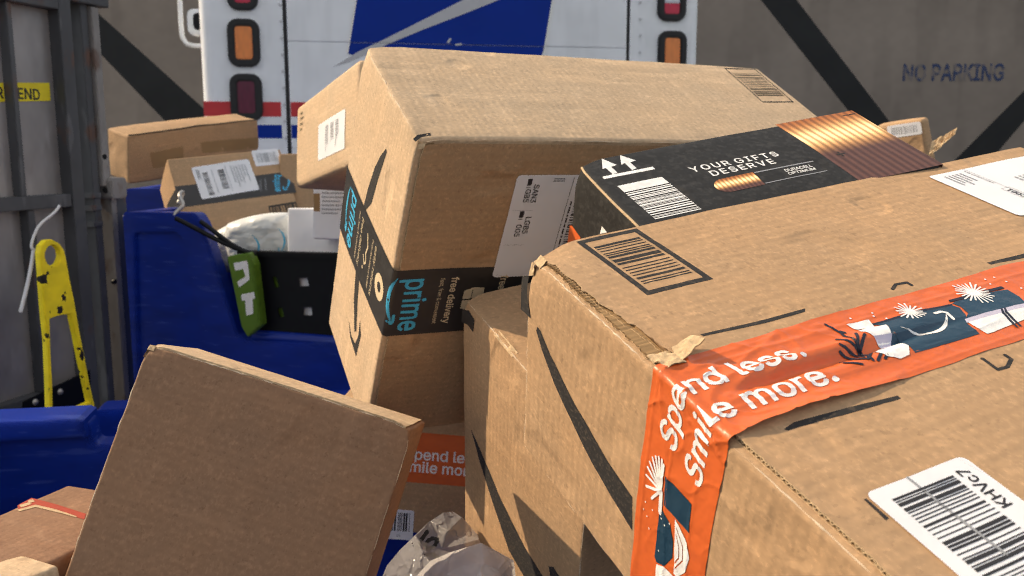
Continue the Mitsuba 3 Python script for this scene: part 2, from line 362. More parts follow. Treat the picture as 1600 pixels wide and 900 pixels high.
def carton(name, label, o, axes, dims, mat='cardboard', group=None, lo=(0, 0, 0), shell='body', **kw):
    key = thing(name, label, 'box', group or 'parcel boxes heaped in the carts'); b = Carton(o, axes, dims, **kw); b.key = key
    m, uv = b.shell(lo); part(key, shell, m, mat, True, uv)
    return b
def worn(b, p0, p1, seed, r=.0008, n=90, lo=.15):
    """rubbed paper and painted sun glint along a fold, from one corner of the box to another (local metres)"""
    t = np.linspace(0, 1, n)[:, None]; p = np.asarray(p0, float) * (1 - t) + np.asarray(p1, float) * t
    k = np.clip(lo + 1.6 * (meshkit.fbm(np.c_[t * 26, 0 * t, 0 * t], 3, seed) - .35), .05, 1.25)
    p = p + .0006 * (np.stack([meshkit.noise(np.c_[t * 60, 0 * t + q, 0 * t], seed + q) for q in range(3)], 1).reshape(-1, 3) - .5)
    part(b.key, 'worn_edge', tube(b.world(p), r * k, 6), 'worn_lit_paper', True)
def mark(b, face, name, shape, bsdf_, off=.0002, cut=.015, label=None, uv=None, holder=None):
    """flat print, a label or tape on a face. shape: shapely, or (points, triangles), in metres of the face"""
    fl = grid_cut(shape, cut) if not isinstance(shape, tuple) else refine(shape, cut)
    return part(holder or b.key, name, b.sheet(face, fl, off), bsdf_, False, uv=uv(fl[0]) if uv else None, label=label)
def oriented(b, face, fl, pos, xdir, ydir):
    """places flat print with its own x and y along two directions of the face"""
    v = fl[0]; return np.asarray(pos) + np.outer(v[:, 0], xdir) + np.outer(v[:, 1], ydir), fl[1]

def flap(b, face, edge_u, u1, v0, v1, t, mat, jag=.0008, seed=0, name='flap', rip=None, swap=False, horizon=.010, fade=None, pitch=.0036):
    """a board panel lying on a face from the height -t up to the face; its edge at edge_u shows the wave between the two liners.
    u is the face's first coordinate unless swap"""
    rng = np.random.default_rng(seed)
    nv = max(40, int((v1 - v0) / .0005)); vv = np.linspace(v0, v1, nv)
    j = jag * (meshkit.fbm(np.c_[vv * 240, vv * 0 + seed, vv * 0], 3, seed) - .5) * 2
    if rip: j = j + rip(vv)
    uu = np.r_[0, .002, .005, np.arange(.012, u1 - edge_u, .009), u1 - edge_u]
    U = edge_u + uu[None, :] + j[:, None] * np.exp(-uu / .006)[None, :]; Vv = np.repeat(vv[:, None], len(uu), 1)
    lin = .0006
    def surf(h, cols=slice(None)):
        a, c = U[:, cols].ravel(), Vv[:, cols].ravel()
        return b.world(b.local(face, np.c_[c, a] if swap else np.c_[a, c], h))
    i = b.AX[face[0]]; out = b.M[i] * (1 if face[1] == '1' else -1)
    def quads(n0, n1):
        a = np.arange(n0 * n1).reshape(n0, n1); f = np.stack([a[:-1, :-1], a[1:, :-1], a[1:, 1:], a[:-1, 1:]], -1).reshape(-1, 4)
        return np.vstack([f[:, [0, 1, 2]], f[:, [0, 2, 3]]])
    def face_out(m):
        if m.face_normals.mean(0) @ out < 0: m.invert()
        return m
    top = face_out(trimesh.Trimesh(surf(0.0), quads(nv, len(uu)), process=False))
    a_, c_ = U.ravel(), Vv.ravel()
    key = part(b.key, name, top, mat, True, np.c_[c_, a_] if not swap else np.c_[c_, a_])
    # cut edge: two liner lips and the wave between them
    def strip(h0, h1, d0, d1, jj):
        p0 = np.c_[edge_u + jj + d0, vv]; p1 = np.c_[edge_u + jj + d1, vv]
        q = lambda z: z[:, ::-1] if swap else z
        w = np.stack([b.world(b.local(face, q(p0), h0)), b.world(b.local(face, q(p1), h1))], 1).reshape(-1, 3)
        return trimesh.Trimesh(w, quads(nv, 2), process=False)
    j2 = jag * (meshkit.fbm(np.c_[vv * 200, vv * 0 + seed + 9, vv * 0], 3, seed + 3) - .5) * 2
    wave = (.5 + .5 * np.sin(vv * 2 * np.pi / pitch)) * (t - 2 * lin - .0002)
    if fade is not None: wave = wave * fade(vv) + (1 - fade(vv)) * (.0004 + .0012 * meshkit.fbm(np.c_[vv * 300, 0 * vv, 0 * vv], 2, seed))
    wv = np.stack([b.world(b.local(face, (np.c_[vv, edge_u + .0004 + d + 0 * vv] if swap else np.c_[edge_u + .0004 + d + 0 * vv, vv]), -lin - wave)) for d in (0, horizon)], 1).reshape(-1, 3)
    inner = [trimesh.Trimesh(wv, quads(nv, 2), process=False), strip(-lin, -lin, 0.0006, horizon, j), strip(-t + lin, -t + lin, .0006, horizon, j2), strip(-lin, -t, horizon, horizon, 0 * j)]
    hw = .00048
    bp = lambda d: (np.c_[vv, edge_u + j * .6 + d] if swap else np.c_[edge_u + j * .6 + d, vv])
    band = np.stack([b.world(b.local(face, bp(.0003), -lin - wave + hw)), b.world(b.local(face, bp(.0003), -lin - wave - hw))], 1).reshape(-1, 3)
    core = [trimesh.Trimesh(band, quads(nv, 2), process=False), strip(0, -lin, 0, 0, j), strip(-t + lin, -t, 0, 0, j2)]
    part(key, 'board_edge', trimesh.util.concatenate(core), 'cardboard_torn'); part(key, 'board_flute', trimesh.util.concatenate(inner), 'cardboard_core')
    return key

class Wrap:
    """tape over the edge between two faces that meet at the corner o: s runs from the first face (s < 0) over the edge to the second (s > 0), t along the edge"""
    def __init__(w, b, f1, f2, r, wrinkle=None):
        w.b, w.i, w.j, w.r = b, b.AX[f1[0]], b.AX[f2[0]], r; w.k = 3 - w.i - w.j; w.L = r * math.pi / 2; w.wr = wrinkle
    def world(w, st, off):
        s, t = st[:, 0], st[:, 1]; off = off + (w.wr(s, t) if w.wr else 0); r, L = w.r, w.L
        ang = np.clip((s + L / 2) / L, 0, 1) * math.pi / 2          # 0 on face 1, 90 degrees on face 2
        p = np.zeros((len(s), 3)); e1 = np.maximum(-s - L / 2, 0); e2 = np.maximum(s - L / 2, 0)
        # face 1 is the plane i = 0 (runs along j); face 2 the plane j = 0 (runs along i)
        p[:, w.i] = r - (r + off) * np.cos(ang) + e2
        p[:, w.j] = r - (r + off) * np.sin(ang) + e1
        p[:, w.k] = t
        return w.b.world(p)
    def s_of(w, face2, d): return (d - w.r + w.L / 2) if face2 else -(d - w.r + w.L / 2)
    def sheet(w, fl, off):
        v = w.world(fl[0], off); m = trimesh.Trimesh(v, fl[1], process=False)
        c = v.mean(0); n = -(w.b.M[w.i] + w.b.M[w.j])
        if (m.area_faces[:, None] * m.face_normals).sum(0) @ n < 0: m.invert()
        return m
# ------------------------------------------------------------------ the setting: ground, painted wall, mail truck, steel cage gate, blue carts
g = thing('ground', 'dark asphalt of the yard', kind='structure')
put(g, bx((-60, -40, -.5), (60, 60, 0)), 'asphalt')

w = thing('yard_wall', 'taupe painted wall with dark diagonal bands and a stencilled notice behind the truck', 'wall')
WALL = Frame(V(0, 9.2, 0), V(1, -.045, 0), V(0, 0, 1))
part(w, 'masonry', WALL.solid(sbox(-16, 0, 16, 5.2), -.3, 0), 'wall_paint')
for px in ([(60, -60), (155, 22), (330, 180), (330, 215), (283, 215), (157, 84), (60, -5)], [(1140, -68), (1189, 0), (1331, 180), (1365, 222), (1418, 222), (1390, 190), (1245, 0), (1193, -70)],
           [(1680, 62), (1606, 136), (1500, 242), (1470, 272), (1520, 285), (1560, 236), (1606, 182), (1680, 110)]):
    part(w, 'painted_band', WALL.stepped(Polygon(WALL.uv(px)), -.01, .004, .003, 2), 'dark_band_tone')  # dark diagonal bands, slightly proud of the wall
a, b_ = WALL.uv([(1410, 126), (1568, 124)]); wid = b_[0] - a[0]
np_t = text2('NO PARKING', 1, True); np_t = np_t[0] * [wid / np.ptp(np_t[0][:, 0]), .155], np_t[1]
np_t = np_t[0] - [np_t[0][:, 0].min(), 0], np_t[1]
part(w, 'stencil_lettering', WALL.sheet(refine(moved(np_t, *a), .05), .005), 'stencil_blue', label='faded blue stencilled words on the taupe wall')

# --- mail truck, seen from behind
def rr(x0, y0, x1, y1, r): return sbox(x0 + r, y0 + r, x1 - r, y1 - r).buffer(r, 8)
yaw = math.radians(-11)
tu = V(math.cos(yaw), -math.sin(yaw), 0) * V(1, 1, 1)
REAR = Frame(at(313, 100, 3.6), tu, V(0, 0, 1))
zt = at(313, 100, 3.6)[2]
tw = REAR.uv([(1094, 50)])[0, 0]
truck = thing('mail_truck', 'white mail truck parked with its rear to the carts, blue emblem on its door', 'truck')
plan = rr(0, 0, tw, 4.0, .05)
bz, tz = .42 - zt, 2.15 - zt
def along(shape, z0, z1, ins=0):
    m = trimesh.creation.extrude_polygon(shape, z1 - z0, engine='earcut')
    v = REAR.o + np.outer(m.vertices[:, 0], REAR.u) - np.outer(m.vertices[:, 1], REAR.n) + np.outer(m.vertices[:, 2] + z0, V(0, 0, 1))
    m = trimesh.Trimesh(v, m.faces, process=False)
    if m.volume < 0: m.invert()
    return m
part(truck, 'body', along(plan, bz, tz), 'truck_white', 30)
part(truck, 'roof', along(rr(-.01, -.01, tw + .01, 4.02, .06), tz, tz + .08), 'truck_white', 30)
def rp(pts): return Polygon(REAR.uv(pts))
ul = REAR.uv([(447, 60), (980, 60)])[:, 0]
door = sbox(ul[0] + .006, bz + .25, ul[1] - .006, tz - .1)
part(truck, 'door_gasket', REAR.solid(sbox(ul[0] - .010, bz + .22, ul[1] + .010, tz - .08).difference(sbox(ul[0] + .012, bz + .26, ul[1] - .012, tz - .11)), -.01, .002), 'rubber')
zs = REAR.uv([(700, 70)])[0, 1]; dh = .43
key_door = None
for k in range(-3, 3):                                   # sections of the roll-up door
    lo_, hi_ = max(zs + k * dh + .0012, bz + .25), min(zs + (k + 1) * dh - .0012, tz - .1)
    if hi_ > lo_ + .02: part(truck, 'door_section', REAR.stepped(sbox(ul[0] + .006, lo_, ul[1] - .006, hi_), -.008, .010, .004, 3), 'truck_white')
HD = .0115
# blue emblem with a pale wing-like sweep, on the two upper door sections
emb = rp([(564, -40), (544, 84), (548, 86), (843, 92), (848, 80), (868, -40)])
sw = rp([(520, 105), (560, 81), (600, 62), (660, 32), (720, 2), (780, -34), (865, -34), (800, -8), (720, 24), (660, 47), (605, 70), (575, 84), (545, 97)])
seam = sbox(-9, zs - .0012, 9, zs + .0012)
part(truck, 'emblem', REAR.sheet(flat(emb.difference(sw).difference(seam)), HD), 'truck_blue', label='blue slanted emblem on the truck door')
part(truck, 'emblem_sweep', REAR.sheet(flat(sw.difference(seam)), HD + .0012), 'truck_grey')
for q_ in ([(561, -40), (541, 84), (544, 84), (564, -40)], [(868, -40), (847, 88), (851, 88), (872, -40)]): part(truck, 'emblem_edge', REAR.sheet(flat(rp(q_).difference(seam)), HD + .001), 'white_print')
part(truck, 'emblem_wordmark_fleck', REAR.sheet(flat(union_all([rp([(697, 67), (702, 60), (705, 61), (701, 68)]), rp([(711, 69), (721, 68), (721, 71), (711, 72)])])), HD + .002), 'truck_grey')
# stripes: one piece on the body each side of the door, one on the door
z0, z1, z2, z3 = (REAR.uv([(390, y)])[0, 1] for y in (159, 182, 195, 216))
for nm, lo_, hi_, m_ in (('red_stripe', z1, z0, 'truck_red'), ('blue_stripe', z3, z2, 'truck_blue')):
    part(truck, nm, REAR.sheet(flat(sbox(.004 if nm[0] == 'r' else .17, lo_, ul[0] - .014, hi_)), .0015), m_)
    part(truck, nm, REAR.sheet(flat(sbox(ul[0] + .008, lo_, ul[1] - .008, hi_)), HD), m_)
    part(truck, nm, REAR.sheet(flat(sbox(ul[1] + .014, lo_, tw - .004, hi_)), .0015), m_)
def lamp(px, lens, split=None):
    (x0, y0), (x1, y1) = REAR.uv([px[0], px[1]]); x0, x1 = sorted((x0, x1)); y0, y1 = sorted((y0, y1)); bd = .018 * (x1 - x0) / .12
    o = rr(x0, y0, x1, y1, .042)
    k = part(truck, 'tail_light', REAR.stepped(o.difference(o.buffer(-bd * 1.5)), -.01, .02, .008), 'rubber')
    inner = o.buffer(-bd * 1.5)
    if split:
        part(k, 'lens', REAR.stepped(inner.intersection(sbox(-9, -9, 9, y0 + split)), -.01, .014, .006), lens)
        part(k, 'lens', REAR.stepped(inner.intersection(sbox(-9, y0 + split, 9, 9)), -.01, .014, .006), 'clear_lens')
    else: part(k, 'lens', REAR.stepped(inner, -.01, .014, .006), lens)
lamp([(352, -60), (404, 17)], 'red_lens'); lamp([(354, 29), (408, 105)], 'amber_lens'); lamp([(358, 115), (412, 189)], 'maroon_lens')
lamp([(1028, -44), (1070, 34)], 'red_lens', .075); lamp([(1028, 48), (1070, 124)], 'amber_lens'); lamp([(1028, 137), (1070, 210)], 'maroon_lens')
part(truck, 'seam_strip', REAR.stepped(sbox(*[REAR.uv([(434, 0)])[0, 0] - .004, bz + .3], *[REAR.uv([(440, 0)])[0, 0], tz - .1]), -.01, .003, .002, 2), 'truck_white')
for x_, ys in ((437, range(8, 222, 26)), (1000, range(4, 120, 26))):
    for y in ys:
        m = trimesh.creation.cylinder(.006, .006, sections=10); m.apply_transform(trimesh.geometry.align_vectors([0, 0, 1], REAR.n)); m.apply_translation(REAR.p(REAR.uv([(x_ + .045 * y * (x_ < 700), y)]), .004)[0])
        part(truck, 'rivet', m, 'truck_grey', 30)
part(truck, 'bumper', along(sbox(-.02, -.12, tw + .02, .02), bz - .12, bz + .06), 'bare_steel')
for x in (.16, tw - .16):
    for y in (.75, 3.1):
        m = trimesh.creation.cylinder(.36, .22, sections=36)
        m.apply_transform(trimesh.geometry.align_vectors([0, 0, 1], REAR.u)); m.apply_translation(REAR.o + REAR.u * x - REAR.n * y); m.vertices[:, 2] += .36 - REAR.o[2]
        k = part(truck, 'wheel', m, 'rubber', 30)
# side mirror on its tube arm, near the front of the truck
MIR = Frame(at(300, 40, 6.3), V(1, .1, 0), V(0, 0, 1))
mp = lambda pts: MIR.uv(pts)
mpath = mp([(281, -60), (281, 0), (283, 40), (285, 58), (292, 69), (306, 72), (340, 71)])
k = part(truck, 'side_mirror', tube(MIR.p(np.array(LineString(mpath).interpolate(t, True).coords[0] for t in np.linspace(0, 1, 40)) if False else np.array([LineString(mpath).interpolate(t, True).coords[0] for t in np.linspace(0, 1, 40)])), .016), 'truck_white', True)
head = MIR.uv([(292, 14), (326, 56)]); (x0, y0), (x1, y1) = head; y0, y1 = sorted((y0, y1))
part(k, 'housing', MIR.stepped(rr(x0, y0, x1, y1, .045), -.06, .03, .025), 'truck_white')
part(k, 'glass', MIR.stepped(rr(x0 + .045, y0 + .035, x1, y1 - .03, .03), .028, .036, .004), 'black_plastic')

# --- steel cage gate on the left
GU = V(.34, 1, 0)
GATE = Frame(at(40, 300, 1.75), GU, V(0, 0, 1))
def gq(pts): return GATE.uv(pts)
def gcol(xt, xb, z0, z1, yt=12, yb=300):          # an upright as wide as between two pixels at mid height
    u0, u1 = gq([(xt, yt), (xb, yt)])[:, 0]; return sbox(u0, z0, u1, z1)
gate = thing('cage_gate', 'dark steel framed cage gate with sheet panels and a yellow sticker at left', 'gate')
zt_, zm0, zm1, zb0, zb1 = gq([(60, 9)])[0, 1], gq([(62, 327)])[0, 1], gq([(62, 306)])[0, 1], gq([(100, 640)])[0, 1], gq([(100, 605)])[0, 1]
zlow = -1.0 + (1.2 - GATE.o[2]) * 0
uL = gq([(-60, 100)])[0, 0]; uR = gq([(111, 12)])[0, 0]; uS = gq([(91, 12)])[0, 0]
ub0, ub1 = gq([(13, 12), (22, 12)])[:, 0]
ztop = zt_ + .05; zfoot = .12 - GATE.o[2]
part(gate, 'upper_sheet', GATE.solid(sbox(uL, zm0, uS, ztop), -.034, -.028), 'sheet_steel')
part(gate, 'lower_sheet', GATE.solid(sbox(uL, zfoot, uS, zm0), -.036, -.030), 'sheet_steel')
part(gate, 'stile', GATE.stepped(sbox(uS, zfoot, uR, ztop + .03), -.04, 0, .003), 'gate_steel')
part(gate, 'stile', GATE.stepped(sbox(uL - .04, zfoot, uL, ztop + .03), -.04, 0, .003), 'gate_steel')
part(gate, 'mullion', GATE.stepped(sbox(ub0, zm1 + .001, ub1, zt_ - .001), -.027, -.006, .003), 'gate_steel')
ub2, ub3 = gq([(48, 330), (60, 330)])[:, 0]
part(gate, 'mullion', GATE.stepped(sbox(ub2, zb1 + .001, ub3, zm0 - .001), -.029, -.008, .003), 'gate_steel')
part(gate, 'rail', GATE.stepped(sbox(uL, zm0, uS - .0005, zm1), -.027, -.002, .003), 'gate_steel')
part(gate, 'rail', GATE.stepped(sbox(uL, zb0, uS - .0005, zb1), -.029, -.002, .003), 'gate_steel')
part(gate, 'rail', GATE.stepped(sbox(uL, zt_, uS - .0005, zt_ + .045), -.027, .002, .003), 'gate_steel')
stk = Polygon(gq([(-70, 128), (93, 129), (95, 157), (-70, 161)])); cutm = sbox(ub0 - .002, -9, ub1 + .002, 9)
part(gate, 'sticker', GATE.sheet(grid_cut(stk.difference(cutm), .03), -.0262), 'yellow_sticker', label='yellow sticker with black capitals on the upper sheet')
te = text2('END', 1, True); p0, p1 = gq([(43, 156), (77, 154)]); s_ = (p1[0] - p0[0]) / np.ptp(te[0][:, 0])
hh = gq([(60, 135)])[0, 1] - gq([(60, 155)])[0, 1]
part(gate, 'sticker_lettering', GATE.sheet(moved((te[0] * [s_, hh * .82], te[1]), p0[0], p0[1] + .003), -.0256), 'label_ink')
to = text2('OTHER', 1, True); q1 = gq([(22, 157)])[0]; tt = (to[0] * [s_, hh * .82], to[1])
part(gate, 'sticker_lettering', GATE.sheet(moved(tt, q1[0] - tt[0][:, 0].max(), p0[1] + .002), -.0256), 'label_ink')
for px in ((54, 628), (93, 612)):
    m = trimesh.creation.icosphere(2, .0075); m.vertices[:, :] = m.vertices * 1.0
    m.apply_translation(GATE.p(gq([px]), .0)[0]); part(gate, 'bolt', m, 'bare_steel', True)
part(gate, 'dark_plate', GATE.stepped(Polygon(gq([(36, 628), (140, 578), (142, 640), (36, 668)])), -.002, .002, .001, 2), 'black_plastic')

PO = Frame(at(150, 300, 1.98), GU, V(0, 0, 1))
post = thing('cage_post', 'steel corner post of the cage with a bare metal edge and a hinge collar', 'post')
def pcol(x0, x1, y, z0, z1): u = PO.uv([(x0, y), (x1, y)])[:, 0]; return sbox(u[0], z0, u[1], z1)
pz_t, pz_c = PO.uv([(140, 8)])[0, 1], PO.uv([(170, 290)])[0, 1]; pfoot = .1 - PO.o[2]
part(post, 'channel', PO.solid(pcol(111, 128, 12, pfoot, pz_t + .069), -.10, -.05), 'gate_steel')
part(post, 'web', PO.stepped(pcol(127, 139, 12, pfoot, pz_t + .069), -.06, -.004, .003), 'gate_steel')
part(post, 'bare_edge', PO.stepped(pcol(138.5, 151, 12, pz_c, pz_t - .003), -.05, .006, .004), 'gate_edge_steel')
part(post, 'cap_rail', PO.stepped(sbox(PO.uv([(60, 5)])[0, 0], pz_t, PO.uv([(164, 5)])[0, 0], pz_t + .07), -.07, .012, .004), 'gate_steel')
ul_ = PO.uv([(164, 300), (190, 300), (200, 300)])
part(post, 'collar', PO.stepped(rr(ul_[0, 0], pz_c - .03, ul_[1, 0], pz_c + .018, .008), -.05, .018, .006), 'gate_edge_steel')
part(post, 'lower_edge', PO.stepped(pcol(171, 180, 305, pfoot, pz_c - .03), -.05, .004, .003), 'gate_edge_steel')
part(post, 'lower_web', PO.stepped(pcol(182, 200, 305, pfoot, pz_c - .03), -.05, -.004, .004), 'gate_steel')
for px, r_ in (((163, 297), .006), ((160, 245), .006), ((176, 440), .006)):
    m = trimesh.creation.cylinder(r_, .006, sections=12); m.apply_transform(trimesh.geometry.align_vectors([0, 0, 1], PO.n)); m.apply_translation(PO.p(PO.uv([px]), .004)[0])
    part(post, 'rivet', m, 'black_plastic')
for y in (305, 325, 350):
    zc = PO.uv([(150, y)])[0, 1]; u = PO.uv([(143, 310), (158, 310)])[:, 0]
    part(post, 'hinge_tab', PO.stepped(sbox(u[0], zc - .006, u[1], zc + .006), -.05, .002, .002, 2), 'gate_steel')

lat = thing('latch_bar', 'chipped yellow steel latch bar with a ring top hanging on the cage gate', 'latch')
LF = Frame(at(100, 500, 1.70), GU, V(0, 0, 1)); lq = lambda p: LF.uv(p)
ring = Polygon(lq([(60, 396), (62, 384), (70, 375), (80, 374), (92, 381), (99, 392), (103, 412), (108, 440), (114, 468), (124, 525), (131, 560), (138, 597), (148, 640), (151, 670), (144, 672), (128, 645), (88, 662), (80, 672), (76, 660), (74, 598), (71.5, 533), (66.5, 487), (63, 440)]))
holes = [Polygon(lq([(80.5 + 12 * math.cos(t), 399 + 16.5 * math.sin(t)) for t in np.linspace(0, 6.28, 24, endpoint=False)])),
         Polygon(lq([(76, 498), (90, 493), (109, 490), (116, 522), (123.5, 560), (130, 590), (138, 628), (120, 636), (84, 652), (81, 640), (80, 598), (77, 540)]))]
part(lat, 'bar', LF.stepped(ring.difference(union_all(holes)), -.008, .004, .003, 3), 'yellow_paint')
zt2 = thing('cable_tie', 'white plastic cable tie looped through the yellow latch ring', 'cable tie')
ZF = Frame(at(70, 400, 1.67), GU, V(0, 0, 1)); zq = lambda p: ZF.p(ZF.uv(p))
put(zt2, trimesh.util.concatenate([tube(spline(zq([(93, 321), (78, 338), (62, 352), (52, 372), (50, 388), (58, 391), (74, 383)]), 40), .0028, 6), tube(spline(zq([(53, 388), (46, 430), (38, 465), (32, 488)]), 20), .0036, 6)]), 'white_plastic', True)

# --- blue plastic carts
def lip(frame, pts, r, off): return tube(frame.p(np.array(pts), off), r, 10)
def smooth_line(poly, r): return Polygon(poly).buffer(-r, 8).buffer(2 * r, 8).buffer(-r, 8)
cart1 = thing('blue_cart', 'blue plastic mail cart with a cut-out front beyond the cage post, holding parcels', 'cart', 'blue plastic mail carts')
C1 = Frame(at(205, 331, 2.0), V(.97, -.22, 0), V(0, 0, 1)); cq = lambda p: C1.uv(p)
zb = .15 - C1.o[2]
L1 = 1.10
cu = cq([(203, 331), (308, 336), (318, 350), (374, 522), (384, 531), (540, 533)])
front = Polygon([(-.02, zb), (L1, zb), (L1, 0), (L1 - .16, 0), (L1 - .26, cu[5, 1]), (cu[4, 0], cu[4, 1]), (cu[3, 0], cu[3, 1]), (cu[2, 0], cu[2, 1]), (cu[1, 0], 0), (-.02, 0)])
front = front.buffer(-.015, 8).buffer(.03, 8).buffer(-.015, 8)
rec = Polygon(cq([(214, 364), (278, 364), (286, 372), (334, 590), (334, 640), (222, 640)])).buffer(-.01, 6).buffer(.01, 6)
part(cart1, 'front_wall', C1.stepped(front.difference(rec), -.03, .008, .008, 4), 'blue_plastic')
part(cart1, 'recessed_panel', C1.solid(rec.buffer(.004), -.03, -.002), 'blue_plastic')
part(cart1, 'rim', lip(C1, LineString([(-.02, -.016), (cu[1, 0] - .01, -.016)]).segmentize(.05).coords, .016, -.012), 'blue_plastic', True)
part(cart1, 'rim', lip(C1, LineString([cu[3] + [.03, -.005], [L1 - .27, cu[4, 1] - .005]]).segmentize(.05).coords, .014, -.012), 'blue_plastic', True)
inner = C1
def wall_panel(cart, fr, u0, u1, z0, z1, d0, d1, name):
    # a wall that runs away from the viewer: between two depths behind the front
    m = bx((u0, d0, z0), (u1, d1, z1)); v = fr.o + np.outer(m.vertices[:, 0], fr.u) - np.outer(m.vertices[:, 1], fr.n) + np.outer(m.vertices[:, 2], V(0, 0, 1))
    m = trimesh.Trimesh(v, m.faces, process=False)
    if m.volume < 0: m.invert()
    part(cart, name, m, 'blue_plastic')
wall_panel(cart1, C1, -.02, .015, zb, -.002, .032, .76, 'side_wall'); wall_panel(cart1, C1, L1 - .035, L1, zb, -.002, .032, .76, 'side_wall')
wall_panel(cart1, C1, -.02, L1, zb, .02, .762, .80, 'back_wall'); wall_panel(cart1, C1, .017, L1 - .037, zb, zb + .04, .032, .76, 'floor')
def casters(cart, fr, u0, u1, d0, d1):
    for u in (u0, u1):
        for d in (d0, d1):
            m = trimesh.creation.cylinder(.06, .035, sections=24); m.apply_transform(trimesh.geometry.align_vectors([0, 0, 1], fr.n))
            m.apply_translation(fr.o + fr.u * u - fr.n * d); m.vertices[:, 2] += .062 - fr.o[2]; part(cart, 'caster', m, 'rubber', 30)
casters(cart1, C1, .1, L1 - .1, .1, .66)

cart2 = thing('blue_cart', 'near blue mail cart at lower left, its rim ending in a notch, piled with parcels', 'cart', 'blue plastic mail carts')
C2 = Frame(at(0, 664, 1.36), V(.985, .17, 0), V(0, 0, 1)); c2 = lambda p: C2.uv(p)
zb2 = .15 - C2.o[2]; n0 = c2([(139, 664)])[0]; n1 = c2([(141, 697)])[0]
far = Polygon([(-.10, zb2), (1.15, zb2), (1.15, n1[1]), (n0[0] + .006, n1[1]), (n0[0] - .002, .0), (-.10, 0)]).buffer(-.012, 8).buffer(.022, 8).buffer(-.010, 8)
part(cart2, 'far_wall', C2.stepped(far, -.045, .004, .010, 5), 'blue_plastic')
part(cart2, 'rim', C2.stepped(Polygon([(-.10, -.022), (n0[0] - .001, -.022), (n0[0] - .004, .004), (n0[0] - .012, .008), (-.10, .008)]), -.06, .022, .010, 6), 'blue_plastic')
wall_panel(cart2, C2, -.10, -.06, zb2, 0, -1.0, -.006, 'side_wall'); wall_panel(cart2, C2, 1.11, 1.15, zb2, n1[1], -1.0, -.006, 'side_wall')
wall_panel(cart2, C2, -.058, 1.108, zb2, zb2 + .04, -.96, -.006, 'floor'); wall_panel(cart2, C2, -.058, 1.108, zb2, zb2 + .30, -1.0, -.962, 'near_wall')
casters(cart2, C2, .1, 1.0, -.66, -.1)

cart3 = thing('blue_cart', 'blue cart seen only as a rim corner beyond the near cart', 'cart', 'blue plastic mail carts')
C3 = Frame(at(147, 642, 1.62), V(.985, .17, 0), V(0, 0, 1)); c3 = lambda p: C3.uv(p)
zb3 = .15 - C3.o[2]; b3 = c3([(150, 690)])[0, 1]
part(cart3, 'rim', C3.stepped(rr(0, b3, .50, .004, .014), -.05, .02, .012, 5), 'blue_plastic')
part(cart3, 'far_wall', C3.solid(sbox(.015, zb3, .48, b3 + .002), -.04, -.004), 'blue_plastic')
wall_panel(cart3, C3, .015, .48, zb3, zb3 + .5, .045, .35, 'bin_body')

cart4 = thing('blue_cart', 'blue cart seen only as a dark sliver below the worn brown box', 'cart', 'blue plastic mail carts')
C4 = Frame(at(190, 297, 2.62), V(.985, .10, 0), V(0, 0, 1)); zb4 = .15 - C4.o[2]
part(cart4, 'front_wall', C4.stepped(rr(0, zb4, .62, .004, .02), -.04, .004, .010, 4), 'blue_plastic')
for u_ in (0, .58): wall_panel(cart4, C4, u_, u_ + .04, zb4, 0, .042, .60, 'side_wall')
wall_panel(cart4, C4, .0, .62, zb4, 0, .602, .64, 'back_wall')
casters(cart4, C4, .08, .54, .08, .56)
# ------------------------------------------------------------------ the heap of parcels in the near cart
rng = np.random.default_rng(5)
def rect_uv(b, face, px):   # a rectangle of the face that best holds these picked corners
    uv = b.uv(face, px); return sbox(*uv.min(0), *uv.max(0))
def px_poly(b, face, px): return Polygon(b.uv(face, px)).buffer(0)

# ---- large box at right, orange tape over its left edge
kA = .89
aA = [(.4322, -.8421, -.3226), (.9017, .409, .1406), (-.0135, .3516, -.936)]
A = carton('parcel_box', 'large cardboard box at right with orange tape wrapped over its torn left edge', EYE + V(.0117, .6869, -.0776) * kA, aA, (.50, .50, .1941 * kA),
           lo=(0, 0, .003), r=.0045, bulge=.002, amp=.0028, step=.006, seed=3, dents=[((0, 0, 0), .022, (.003, .004, .007)), ((.03, .0, .0), .02, (0, .002, .002))])
tA = A.uv('b0', [(1023, 573), (1143, 685), (987, 897), (1123, 897)]); a0, a1 = tA[0, 0], tA[1, 0]; am = (a0 + a1) / 2
rip = lambda v: .002 + .017 * np.clip((v - .05) / (a0 - .05), 0, 1) ** 1.6 * (v < a0 + .02) + .0035 * (meshkit.fbm(np.c_[v * 120, 0 * v, 0 * v], 3, 5) - .5) * np.clip(v / .03, 0, 1)
flap(A, 'c0', .0035, .49, .002, am - .007, .003, 'cardboard', jag=.0018, seed=4, name='top_flap', rip=rip, swap=True, fade=lambda v: np.clip(1 - (rip(v) - .002) / .004, .15, 1))
flap(A, 'c0', .0045, .49, am + .009, .495, .003, 'cardboard', jag=.0006, seed=8, name='top_flap', swap=True)
